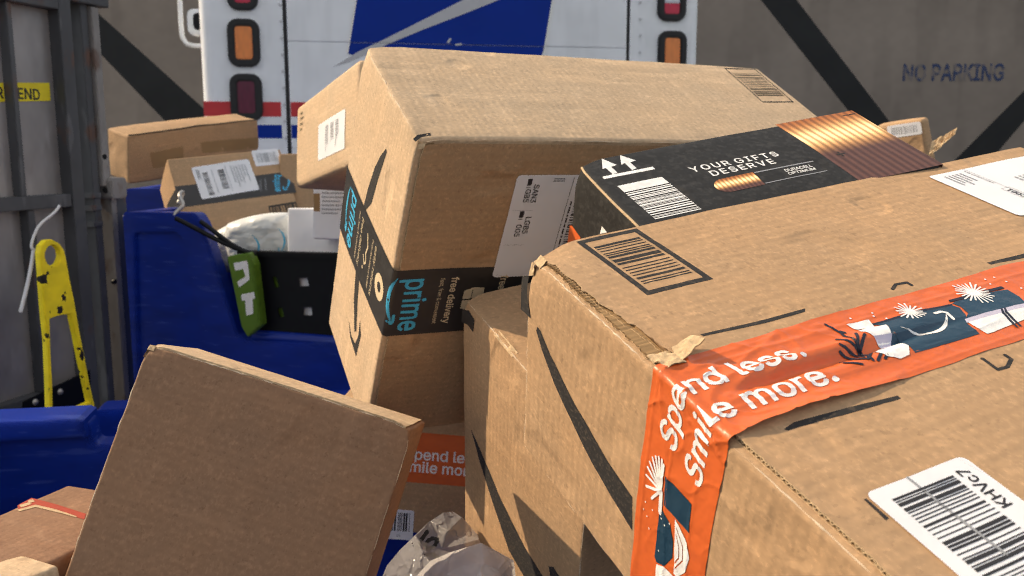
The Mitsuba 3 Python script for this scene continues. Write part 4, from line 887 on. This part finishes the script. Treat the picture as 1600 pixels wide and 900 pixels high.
worn(D, (.0008, .004, .0008), (.0008, .305, .0008), 3, .0008); worn(D, (.004, .0020, .0008), (.235, .0020, .0008), 5, .0006); worn(D, (D.d[0] - .0008, .006, .0008), (D.d[0] - .0008, .305, .0008), 7, .0005)
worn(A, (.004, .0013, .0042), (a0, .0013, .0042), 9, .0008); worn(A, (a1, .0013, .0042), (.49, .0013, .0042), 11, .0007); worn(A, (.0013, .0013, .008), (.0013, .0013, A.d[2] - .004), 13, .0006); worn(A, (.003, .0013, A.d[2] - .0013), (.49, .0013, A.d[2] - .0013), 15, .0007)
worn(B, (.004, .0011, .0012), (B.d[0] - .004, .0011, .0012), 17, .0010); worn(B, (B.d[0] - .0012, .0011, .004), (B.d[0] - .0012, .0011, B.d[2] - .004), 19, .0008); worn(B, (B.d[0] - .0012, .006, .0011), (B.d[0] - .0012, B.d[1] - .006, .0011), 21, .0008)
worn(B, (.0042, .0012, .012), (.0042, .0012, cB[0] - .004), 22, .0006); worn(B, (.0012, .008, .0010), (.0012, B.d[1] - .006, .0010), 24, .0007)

# ---- box under the large one, its left side half in shade
kE = .70
aE = [(.4393, -.8375, -.3251), (.8981, .4178, .1373), (-.0208, .3523, -.9357)]
Eb = carton('parcel_box', 'cardboard box with a black swoosh on its side, wedged under the large taped box', EYE + V(-.0708, 1.2672, -.2127) * kE, aE, (.36 * kE, .24, .36), 'cardboard', r=.004, bulge=.001, amp=.002, step=.008, seed=43, dents=[((0, 0, 0), .012, (.003, .003, .003))])
mark(Eb, 'b0', 'printed_swoosh', px_poly(Eb, 'b0', [(737, 670), (750, 700), (765, 735), (779, 770), (800, 812), (822, 855), (850, 900), (872, 935), (846, 940), (820, 900), (797, 860), (781, 815), (768, 778), (750, 720)]), 'black_ink', label='black printed smile-shaped swoosh')
mark(Eb, 'b0', 'printed_swoosh', px_poly(Eb, 'b0', [(859, 884), (866, 885), (878, 905), (868, 920), (861, 898)]), 'black_ink')
mark(Eb, 'b0', 'corner_tape', px_poly(Eb, 'b0', [(722, 482), (732, 484), (742, 500), (740, 519), (731, 507), (722, 503)]), 'black_tape', .0005)
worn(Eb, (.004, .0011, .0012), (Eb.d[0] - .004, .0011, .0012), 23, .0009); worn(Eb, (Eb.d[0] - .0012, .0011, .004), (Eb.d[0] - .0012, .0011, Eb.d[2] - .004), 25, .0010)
part(Eb.key, 'frayed_edge', crumple([Eb.world(V(*q)[None])[0] for q in ((.075, -.001, .002), (.115, -.001, .002), (.115, .005, -.001), (.075, .005, -.001))], 16, .0014), 'cardboard_torn')

# ---- box with orange tape, deep between the others
Fb = carton('parcel_box', 'shaded cardboard box with a band of orange tape, deep under the tall box', EYE + V(-.2, 1.2151, -.3925) - V(.9968, -.0089, -.0795) * .05 + V(.0799, .0559, .9952) * .03, [(.9968, -.0089, -.0795), (-.0799, -.0559, -.9952), (.0044, .9984, -.0565)], (.36, .178, .18), 'cardboard', r=.004, step=.012, seed=53)
oo = Fb.uv('c0', [(653, 673), (722, 683), (640, 753), (724, 759)])
tF = mark(Fb, 'c0', 'orange_tape', sbox(.0, oo[:2, 1].mean(), .355, oo[2:, 1].mean()), 'orange_tape', .0004, .02)
for s, p0 in (('Spend less.', (648, 717)), ('Smile more.', (640, 736))):
    q0 = Fb.uv('c0', [p0])[0]; t_ = text2(s, .0150, True); pen = text2('S', .0150, True)[0]
    mark(Fb, 'c0', 'slogan', (np.c_[t_[0][:, 0] + q0[0] - np.ptp(pen[:, 0]) - .003, q0[1] - t_[0][:, 1]], t_[1]), 'white_print', .0007, .02, holder=tF)
uvl = Fb.uv('c0', [(616, 795), (648, 797), (606, 842)])
hl, fr5 = label_sheet(Fb, 'c0', uvl[0] - [.025, 0], V(1, 0) * (uvl[1, 0] - uvl[0, 0] + .025), V(0, 1) * (uvl[2, 1] - uvl[0, 1]), .003)
print_on(Fb, 'c0', hl, fr5, flat(affinity.translate(bars(fr5[3] * .8, fr5[4] * .62, 7, 14), fr5[3] * .1, fr5[4] * .1)), name='barcode')
print_on(Fb, 'c0', hl, fr5, text2('1', .004)[:2] and (text2('14', .004)[0] * [1, -1], text2('14', .004)[1]), name='code', x=.03, y=fr5[4] * .9)

# ---- two boxes at the lower left edge
def level_box(name, label, px, d, px_dir, dims, mat, tilt=0, **kw):
    """o is the far corner of the level top; a runs along the picked edge, b to the right of it, c down"""
    o = at(*px, d); r_ = ray(*px_dir); e = EYE + r_ * ((o[2] - EYE[2]) / r_[2]) - o; e[2] = 0; e /= np.linalg.norm(e)
    up = V(0, 0, 1); q = np.cross(up, e); q = q if q[0] > 0 else -q
    return carton(name, label, o, [e, q, -up], dims, mat, **kw)
K = level_box('parcel_box', 'salmon cardboard box with a red printed band inside the near cart at left', (106, 757), .93, (0, 803), (.22, .128, .11), 'salmon_card', r=.004, amp=.004, step=.01, seed=63)
k0 = K.uv('c0', [(42, 779), (58, 774), (128, 803), (122, 810)])
mark(K, 'c0', 'red_band', Polygon(K.uv('c0', [(28, 790), (50, 778), (90, 790), (135, 806), (132, 815), (88, 801), (55, 792), (30, 799)])), 'dull_red', .0004, .01)
mark(K, 'c0', 'torn_strip', Polygon(K.uv('c0', [(28, 797), (56, 790), (90, 799), (120, 810), (120, 812), (90, 803), (56, 794), (30, 800)])), 'cardboard_torn', .0006, .01)
mark(K, 'c0', 'torn_strip', union_all([Polygon(K.uv('c0', q)) for q in ([(31, 790), (46, 786), (50, 789), (34, 794)], [(44, 783), (52, 781), (55, 785), (46, 787)])]), 'cardboard_torn', .0008, .01)
Lb = carton('parcel_box', 'sunlit cardboard box at the bottom left corner of the near cart', at(-8, 853, .79), [(.85, -.5, .06), (-.5, -.85, -.05), (.03, -.01, -.99)], (.094, .10, .10), 'cardboard_pale', r=.004, amp=.003, step=.01, seed=73)

# ---- crumpled carrier bag in the gap
bag = thing('plastic_bag', 'crumpled grey plastic bag with black script in the gap between boxes', 'bag')
def film(pts, seed, amp=.0019):
    """creased film through points given as pixel and depth: flat folds between them, slightly softened"""
    from scipy.spatial import Delaunay
    p = np.array(pts, float); f = Delaunay(p[:, :2]).simplices; v = np.array([at(*q) for q in p]); m = trimesh.Trimesh(v, f, process=False)
    for _ in range(5): m = m.subdivide()
    m = trimesh.Trimesh(m.vertices, m.faces); nb = m.vertex_normals
    trimesh.smoothing.filter_laplacian(m, .5, 2, volume_constraint=False)
    w = m.vertices; w_ = w + .006 * (np.stack([meshkit.noise(w * 60 + 9 * k, seed + k) for k in range(3)], 1) - .5)
    d = (1 - np.abs(meshkit.fbm(w_ * 42, 2, seed) - .5) * 2) ** 7 * 2.2 + .6 * meshkit.fbm(w * 26, 2, seed + 4) + .5 * (1 - np.abs(meshkit.fbm(w_ * 95, 2, seed + 6) - .5) * 2) ** 6
    d = d + .35 * (1 - np.abs(meshkit.fbm(w_ * np.array([70, 70, 150]), 2, seed + 12) - .5) * 2) ** 9
    m.vertices = w + np.outer(d * amp, nb[0] * 0 + (EYE - w.mean(0)) / np.linalg.norm(EYE - w.mean(0))); m.fix_normals()
    if m.face_normals.mean(0) @ (EYE - w.mean(0)) < 0: m.invert()
    return m
m1 = film([(585, 930, .98), (604, 884, .98), (622, 862, .96), (648, 838, .95), (672, 814, .97), (692, 801, 1.0), (708, 799, 1.02), (722, 808, 1.0), (727, 826, .99), (722, 850, .98), (738, 838, 1.0), (752, 842, 1.02), (768, 862, 1.03), (770, 930, .98),
           (700, 830, .945), (660, 862, .925), (690, 858, .955), (640, 890, .92), (676, 884, .905), (706, 880, .93), (650, 930, .90), (700, 930, .90), (732, 880, .95)], 3)
m2 = film([(632, 930, .885), (652, 898, .885), (672, 876, .89), (700, 864, .885), (728, 858, .875), (752, 848, .87), (768, 861, .862), (786, 870, .87), (803, 876, .88), (806, 900, .88), (806, 930, .88),
           (722, 884, .845), (756, 878, .838), (690, 900, .85), (740, 912, .82), (778, 904, .835), (700, 930, .83), (760, 930, .815)], 8, .0016)
part(bag, 'bag_body', m1, 'grey_film', True)
part(bag, 'bag_body', m2, 'lit_film', True)
def drape(fl, fr, mesh, off=.0012):
    pts = fr.p(fl[0]); d = pts - EYE; d /= np.linalg.norm(d, axis=1, keepdims=True)
    loc, ir, it = mesh.ray.intersects_location(np.repeat(EYE[None], len(d), 0), d, multiple_hits=False)
    v = np.full_like(pts, np.nan); v[ir] = loc + mesh.face_normals[it] * off; ok = ~np.isnan(v).any(1); f = fl[1][ok[fl[1]].all(1)]
    return trimesh.Trimesh(np.nan_to_num(v), f, process=False)
bf = Frame(at(640, 860, .88), V(1, .05, -.1), V(.1, 0, 1))
ln = [LineString(bf.uv(q)) for q in ([(637, 838), (645, 850), (650, 856), (668, 830)], [(672, 842), (664, 850), (668, 857), (680, 852), (684, 843), (676, 840), (668, 846)], [(666, 867), (676, 865), (686, 870)])]
try:
    for l in ln:
        sc_ = drape(refine(flat(l.buffer(.0019)), .003), bf, m1); v_ = sc_.vertices; d_ = EYE - v_; sc_.vertices = v_ + d_ / np.linalg.norm(d_, axis=1, keepdims=True) * .002
        for pc in sc_.split(only_watertight=False):
            if len(pc.faces) > 12: part(bag, 'script', pc, 'label_ink')
except Exception as ex_: print('bag script', ex_)

# ---- small box and torn flap behind the black box
Nb = carton('parcel_box', 'small pale box with a barcode label peeking out behind the black box at right', at(1366, 198, 1.75), [(.62, -.77, .12), (.22, .12, -.96), (.73, .63, .23)], (.094, .13, .03), 'cardboard', r=.007, amp=.002, step=.01, seed=83)
uvl = Nb.uv('c0', [(1386, 197), (1443, 186), (1392, 214)])
hl, fr5 = label_sheet(Nb, 'c0', uvl[0], V(1, 0) * .066, V(0, 1) * .024, .004)
print_on(Nb, 'c0', hl, fr5, flat(affinity.translate(bars(fr5[3] * .75, fr5[4] * .6, 5, 22), fr5[3] * .12, fr5[4] * .2)), 'grey_print', name='barcode')
Pt = thing('cardboard_scrap', 'bent torn strip of cardboard sticking up behind the boxes at right', 'cardboard')
put(Pt, trimesh.util.concatenate([crumple([at(1450, 248, 1.34), at(1456, 222, 1.36), at(1496, 200, 1.40), at(1492, 210, 1.36)], 4, .006), crumple([at(1452, 240, 1.36), at(1470, 222, 1.38), at(1484, 213, 1.40), at(1478, 221, 1.37)], 7, .005)]), 'cardboard_torn')
# ------------------------------------------------------------------ parcels in the cart beyond the post
G = carton('parcel_box', 'brown box with a black tape band and two white labels in the far cart', EYE + V(-.7656, 2.0026, -.028) * 1.10, [(.8362, .5419, .0845), (.3466, -.4027, -.8472), (-.4251, .7377, -.5245)], (.2598 * 1.1, .26, .1376 * 1.1), 'cardboard', r=.005, bulge=.002, amp=.004, step=.014, seed=93)
f_ = 'c0'
mark(G, f_, 'black_tape', px_poly(G, f_, [(272, 292), (455, 268), (463, 301), (285, 324)]), 'black_tape', .0005, .03)
mark(G, 'a0', 'black_tape', px_poly(G, 'a0', [(276, 291), (262, 322), (270, 334), (283, 326)]), 'black_tape', .0005, .03)
def px_label(b, face, px, text=None, r=.005):
    uv = b.uv(face, px); o = uv[0]; ex = uv[1] - uv[0]; ey = uv[3] - uv[0]; return label_sheet(b, face, o, ex, ey - ex * (ex @ ey) / (ex @ ex), r, text=text)
hl, fr5 = px_label(G, f_, [(298, 262), (388, 249), (408, 298), (315, 312)], 'large white shipping label over the black tape')
w_, h_ = fr5[3], fr5[4]
print_on(G, f_, hl, fr5, flat(union_all([affinity.affine_transform(bars(h_ * .7, w_ * .09, 3, 18), [0, 1, 1, 0, w_ * .14, h_ * .22]), affinity.affine_transform(bars(h_ * .6, w_ * .11, 4, 18), [0, 1, 1, 0, w_ * .40, h_ * .2])])), name='barcode', off=.0016)
print_on(G, f_, hl, fr5, flat(union_all([sbox(w_ * .30, h_ * .15, w_ * .31, h_ * .9), sbox(w_ * .54, h_ * .1, w_ * .55, h_ * .9)])), 'grey_print', name='rule', off=.0016)
print_on(G, f_, hl, fr5, flat(affinity.affine_transform(dashes(h_ * .7, w_ * .3, 6, 6), [0, 1, 1, 0, w_ * .62, h_ * .15])), 'grey_print', name='small_print', off=.0016)
print_on(G, f_, hl, fr5, flat(affinity.affine_transform(dashes(h_ * .3, w_ * .06, 2, 9), [0, 1, 1, 0, w_ * .05, h_ * .1])), name='small_print', off=.0016)
hl, fr5 = px_label(G, f_, [(392, 236), (433, 232), (443, 257), (400, 261)], 'small white barcode label at the box corner')
print_on(G, f_, hl, fr5, flat(affinity.translate(bars(fr5[3] * .74, fr5[4] * .6, 8, 18), fr5[3] * .13, fr5[4] * .2)), 'grey_print', name='barcode', off=.0016)
sm_ = flat(smile(.06, .012)); o = G.uv(f_, [(444, 272), (446, 300)]); ux = (o[1] - o[0]) / np.hypot(*(o[1] - o[0])); uy = V(ux[1], -ux[0])
mark(G, f_, 'smile_mark', (o[0] + np.outer(sm_[0][:, 0] * .75, ux) - np.outer(sm_[0][:, 1], uy), sm_[1]), 'cyan_print', .001)
tp = centred(text2('prime', .017, True)); c0 = G.uv(f_, [(434, 287)])[0]
mark(G, f_, 'brand_word', (c0 + np.outer(tp[0][:, 0] * .8, ux) - np.outer(tp[0][:, 1], uy), tp[1]), 'cyan_print', .001)
for px in ((408, 290), (416, 289)):
    c0 = G.uv(f_, [px])[0]; t_ = centred(text2('free delivery', .006)); mark(G, f_, 'slogan', (c0 + np.outer(t_[0][:, 0] * .7, ux) - np.outer(t_[0][:, 1], uy), t_[1]), 'grey_print', .001)
o, ex, ey = skewed(G, f_, [(419, 322), (463, 315), (426, 348)])
mark(G, f_, 'barcode', placed(flat(union_all([sbox(0, 0, 1, 1).difference(sbox(.05, .1, .95, .9)), affinity.translate(bars(.8, .75, 5, 9), .1, .1)])), o, ex, ey), 'black_ink', .0004)

H = carton('parcel_box', 'worn brown box with a dirty sunlit lid behind the labelled box in the far cart', EYE + V(-.8027, 1.8965, .0215) * 1.22, [(.6402, .7581, .1243), (-.0872, .2325, -.9687), (-.7632, .6093, .215)], (.32 * 1.22, .128, .0843 * 1.22), 'cardboard', r=.006, bulge=.004, amp=.012, step=.014, seed=103)
for px in ([(233, 238), (286, 229), (288, 256), (240, 262)], [(314, 223), (402, 214), (403, 231), (316, 240)]):
    mark(H, 'c0', 'brown_tape', px_poly(H, 'c0', px), 'cardboard_core', .0006, .03)
part(H.key, 'grimy_lid_edge', tube(spline([H.world(V(a, -.002, -.003 + .004 * math.sin(9 * a))[None])[0] for a in np.linspace(.0, .385, 14)], 40), .0018, 6), 'black_ink', True)

# behind and between: shaded boxes that fill the far cart
carton('parcel_box', 'dark brown box low in the far cart beside the labelled box', at(436, 240, 2.30), [(.96, .28, 0), (.05, -.2, -.98), (-.27, .93, -.2)], (.22, .30, .12), 'cardboard', r=.005, step=.02, seed=113)

J = carton('parcel_box', 'pale sunlit cardboard box standing behind the tall box, white label on its side', at(464, 167, 1.70), [(.43, -.89, .13), (-.04, -.11, -.99), (.9, .42, -.08)], (.42, .155, .22), 'cardboard_pale', r=.010, amp=.002, step=.014, seed=123)
uvl = J.uv('c0', [(500, 196), (551, 163), (499, 252)]); hl, fr5 = label_sheet(J, 'c0', uvl[0], V(1, 0) * .17, V(0, 1) * (uvl[2, 1] - uvl[0, 1]), .004, text='white shipping label on the sunlit side')
for x, sd in ((.05, 1), (.085, 2), (.115, 3)): print_on(J, 'c0', hl, fr5, flat(affinity.affine_transform(dashes(fr5[4] * .7, .02, 3, sd), [0, 1, 1, 0, x, fr5[4] * .15])), 'grey_print', name='small_print', off=.0016)
mark(J, 'c0', 'printed_symbols', flat(affinity.translate(dashes(.03, .04, 4, 3), J.uv('c0', [(470, 178)])[0, 0], .015)), 'thin_ink', .0004)
M_ = carton('parcel_box', 'white box with a red mark and printed panel under the pale box', at(489, 283, 1.86), [(.97, -.2, 0), (0, -.1, -1), (.2, .97, -.1)], (.20, .12, .12), 'label_paper', r=.004, step=.02, seed=133)
mark(M_, 'c0', 'red_mark', px_poly(M_, 'c0', [(491, 290), (500, 290), (500, 294), (491, 294)]), 'truck_red', .0006)
mark(M_, 'c0', 'small_print', flat(affinity.translate(dashes(.06, .05, 6, 3), .02, .02)), 'grey_print', .0006)
mark(M_, 'c0', 'brown_side', px_poly(M_, 'c0', [(490, 302), (500, 302), (500, 330), (490, 330)]), 'cardboard_core', .0006)

# white mailers, basket and green pack in the cut-out of the far cart
ml = thing('poly_mailer', 'puffy white poly mailer with pale blue print beside the white box in the far cart', 'package')
def pillow(c, axu, axv, w, h, thick, seed, n=40):
    s, t = np.meshgrid(np.linspace(-1, 1, n), np.linspace(-1, 1, n), indexing='ij'); s, t = s.ravel(), t.ravel()
    prof = np.clip((1 - s ** 4) * (1 - t ** 4), 0, 1) ** .5; axu, axv = np.asarray(axu, float), np.asarray(axv, float); nn = np.cross(axu, axv); nn /= np.linalg.norm(nn)
    base = np.asarray(c) + np.outer(s * w / 2 * (1 - .12 * t ** 2), axu) + np.outer(t * h / 2 * (1 - .15 * s ** 2), axv)
    wr = .012 * (meshkit.fbm(base * 22, 3, seed) - .5) + .008 * np.abs(meshkit.fbm(base * 50, 2, seed + 3) - .5)
    a = np.arange(n * n).reshape(n, n); f = np.stack([a[:-1, :-1], a[1:, :-1], a[1:, 1:], a[:-1, 1:]], -1).reshape(-1, 4); f = np.vstack([f[:, [0, 1, 2]], f[:, [0, 2, 3]]])
    ms = []
    for sg in (1, -1):
        m = trimesh.Trimesh(base + np.outer(sg * prof * thick / 2 + wr * (prof > .05), nn), f if sg > 0 else f[:, ::-1], process=False); ms.append(m)
    return trimesh.util.concatenate(ms)
m = pillow(at(408, 372, 2.02), V(.98, -.12, .18), V(-.1, 0, 1), .17, .105, .06, 5); part(ml, 'mailer_body', m, 'mailer_film', True)
mf = Frame(at(420, 370, 1.95), V(.98, -.12, .12), V(0, 0, 1))
for px, s_ in (((428, 372), .030), ((388, 382), .030)):
    c0 = mf.uv([px])[0]; fl = flat(smile(.05, .014)); fl = (np.c_[-fl[0][:, 1] * .9 + c0[0] + .012, -fl[0][:, 0] + c0[1] + .02], fl[1])
    mm = drape(refine(fl, .006), mf, m, .002)
    if len(mm.faces): part(ml, 'blue_print', mm, 'cyan_print')
ml2 = thing('poly_mailer', 'wrinkled white mailer with dark grey print below the bungee strap in the far cart', 'package')
m = pillow(at(365, 385, 2.06), V(.9, -.1, .45), V(-.4, 0, .9), .15, .10, .05, 8); part(ml2, 'mailer_body', m, 'mailer_film', True)
mf = Frame(at(350, 395, 1.99), V(.9, -.1, .45), V(-.4, 0, .9)); c0 = mf.uv([(352, 398)])[0]
fl = moved(flat(dashes(.05, .06, 7, 12)), c0[0] - .02, c0[1] - .03); mm = drape(refine(fl, .008), mf, m, .002)
if len(mm.faces): part(ml2, 'print', mm, 'lilac_print')
carton('mailing_box', 'plain white carton in the far cart standing on the black basket', at(449, 325, 1.96), [(.97, -.2, .0), (.02, -.08, -1), (.2, .97, -.05)], (.17, .098, .12), 'label_paper', r=.004, amp=.003, step=.012, seed=143)
bas = thing('wire_basket', 'black plastic basket with square openings under the white carton in the far cart', 'basket')
BK = Frame(at(385, 396, 1.97), V(.97, -.2, 0), V(0, 0, 1)); bq = lambda p: BK.uv(p)
bz_ = bq([(400, 520)])[0, 1]; bw = .30
hs = []
for i in range(4):
    for j in range(3):
        x = .035 + i * .066; z = -.028 - j * .052 - .012; hs.append(sbox(x, z - .018, x + .018, z))
hs2 = []
for px in ([(466, 435), (480, 434), (483, 447), (468, 448)], [(473, 480), (487, 480), (488, 493), (474, 493)], [(425, 433), (431, 432), (436, 448), (430, 450)], [(433, 482), (441, 481), (444, 495), (437, 496)], [(470, 400), (487, 399), (487, 403), (471, 404)]):
    hs2.append(Polygon(bq(px)))
bshape = Polygon([(-.012, 0), (bw, 0), (bw, bz_), (.012, bz_)])
part(bas, 'front_panel', BK.solid(bshape.difference(union_all(hs2)), -.004, 0), 'black_plastic')
part(bas, 'rim', BK.stepped(sbox(-.02, -.008, bw, .006), -.012, .008, .005, 3), 'black_plastic')
part(bas, 'side_panel', (lambda m: trimesh.Trimesh(BK.o + np.outer(m.vertices[:, 0], BK.u) - np.outer(m.vertices[:, 1], BK.n) + np.outer(m.vertices[:, 2], V(0, 0, 1)), m.faces, process=False))(bx((-.012, .006, bz_), (-.008, .16, 0))), 'black_plastic')
part(bas, 'back_panel', (lambda m: trimesh.Trimesh(BK.o + np.outer(m.vertices[:, 0], BK.u) - np.outer(m.vertices[:, 1], BK.n) + np.outer(m.vertices[:, 2], V(0, 0, 1)), m.faces, process=False))(bx((-.012, .16, bz_), (bw, .165, -.01))), 'black_plastic')
pk = thing('folded_mailer', 'white paper mailer showing through the openings of the black basket', 'package')
put(pk, BK.solid(sbox(.10, bz_ + .01, .22, -.004), -.03, -.012), 'label_paper')
pk = thing('green_pack', 'green wrapped pack showing through the left openings of the black basket', 'package')
put(pk, BK.solid(sbox(.045, bz_ + .01, .09, -.02), -.03, -.012), 'green_film')
gp = thing('green_pack', 'upright green pack with large white letters beside the black basket', 'package')
GP = Frame(at(376, 460, 1.93), V(.97, -.2, -.10), V(-.15, 0, 1)); gq2 = lambda p: Polygon(GP.uv(p))
part(gp, 'pack_body', GP.stepped(gq2([(356, 404), (386, 399), (393, 415), (404, 508), (386, 524), (378, 510), (366, 450)]).buffer(.004), -.03, 0, .008, 5), 'green_film')
part(gp, 'lettering', GP.sheet(flat(union_all([gq2([(365, 411), (386, 407), (388, 414), (389, 424), (390, 437), (374, 449), (371, 440), (384, 432), (380, 420), (368, 423)]), gq2([(377, 460), (397, 456), (399, 466), (395, 467), (396, 490), (385, 493), (383, 469), (378, 470)])])), .0008), 'white_print')
st_ = thing('bungee_strap', 'black elastic straps hooked over the blue cart rim', 'strap')
for q in ([(274, 341), (300, 354), (340, 375), (383, 393), (400, 398)], [(313, 346), (335, 362), (362, 382), (384, 393), (398, 396)]):
    part(st_, 'cord', tube(spline([at(x, y, 1.935) for i, (x, y) in enumerate(q)], 30), .0052, 8), 'black_plastic', True)
part(st_, 'hook', tube(spline([at(278, 318, 2.0), at(284, 300, 2.0), at(281, 308, 1.985), at(286, 320, 1.98), at(277, 330, 1.975), at(275, 342, 1.975)], 40), .0045, 8), 'bare_steel', True)
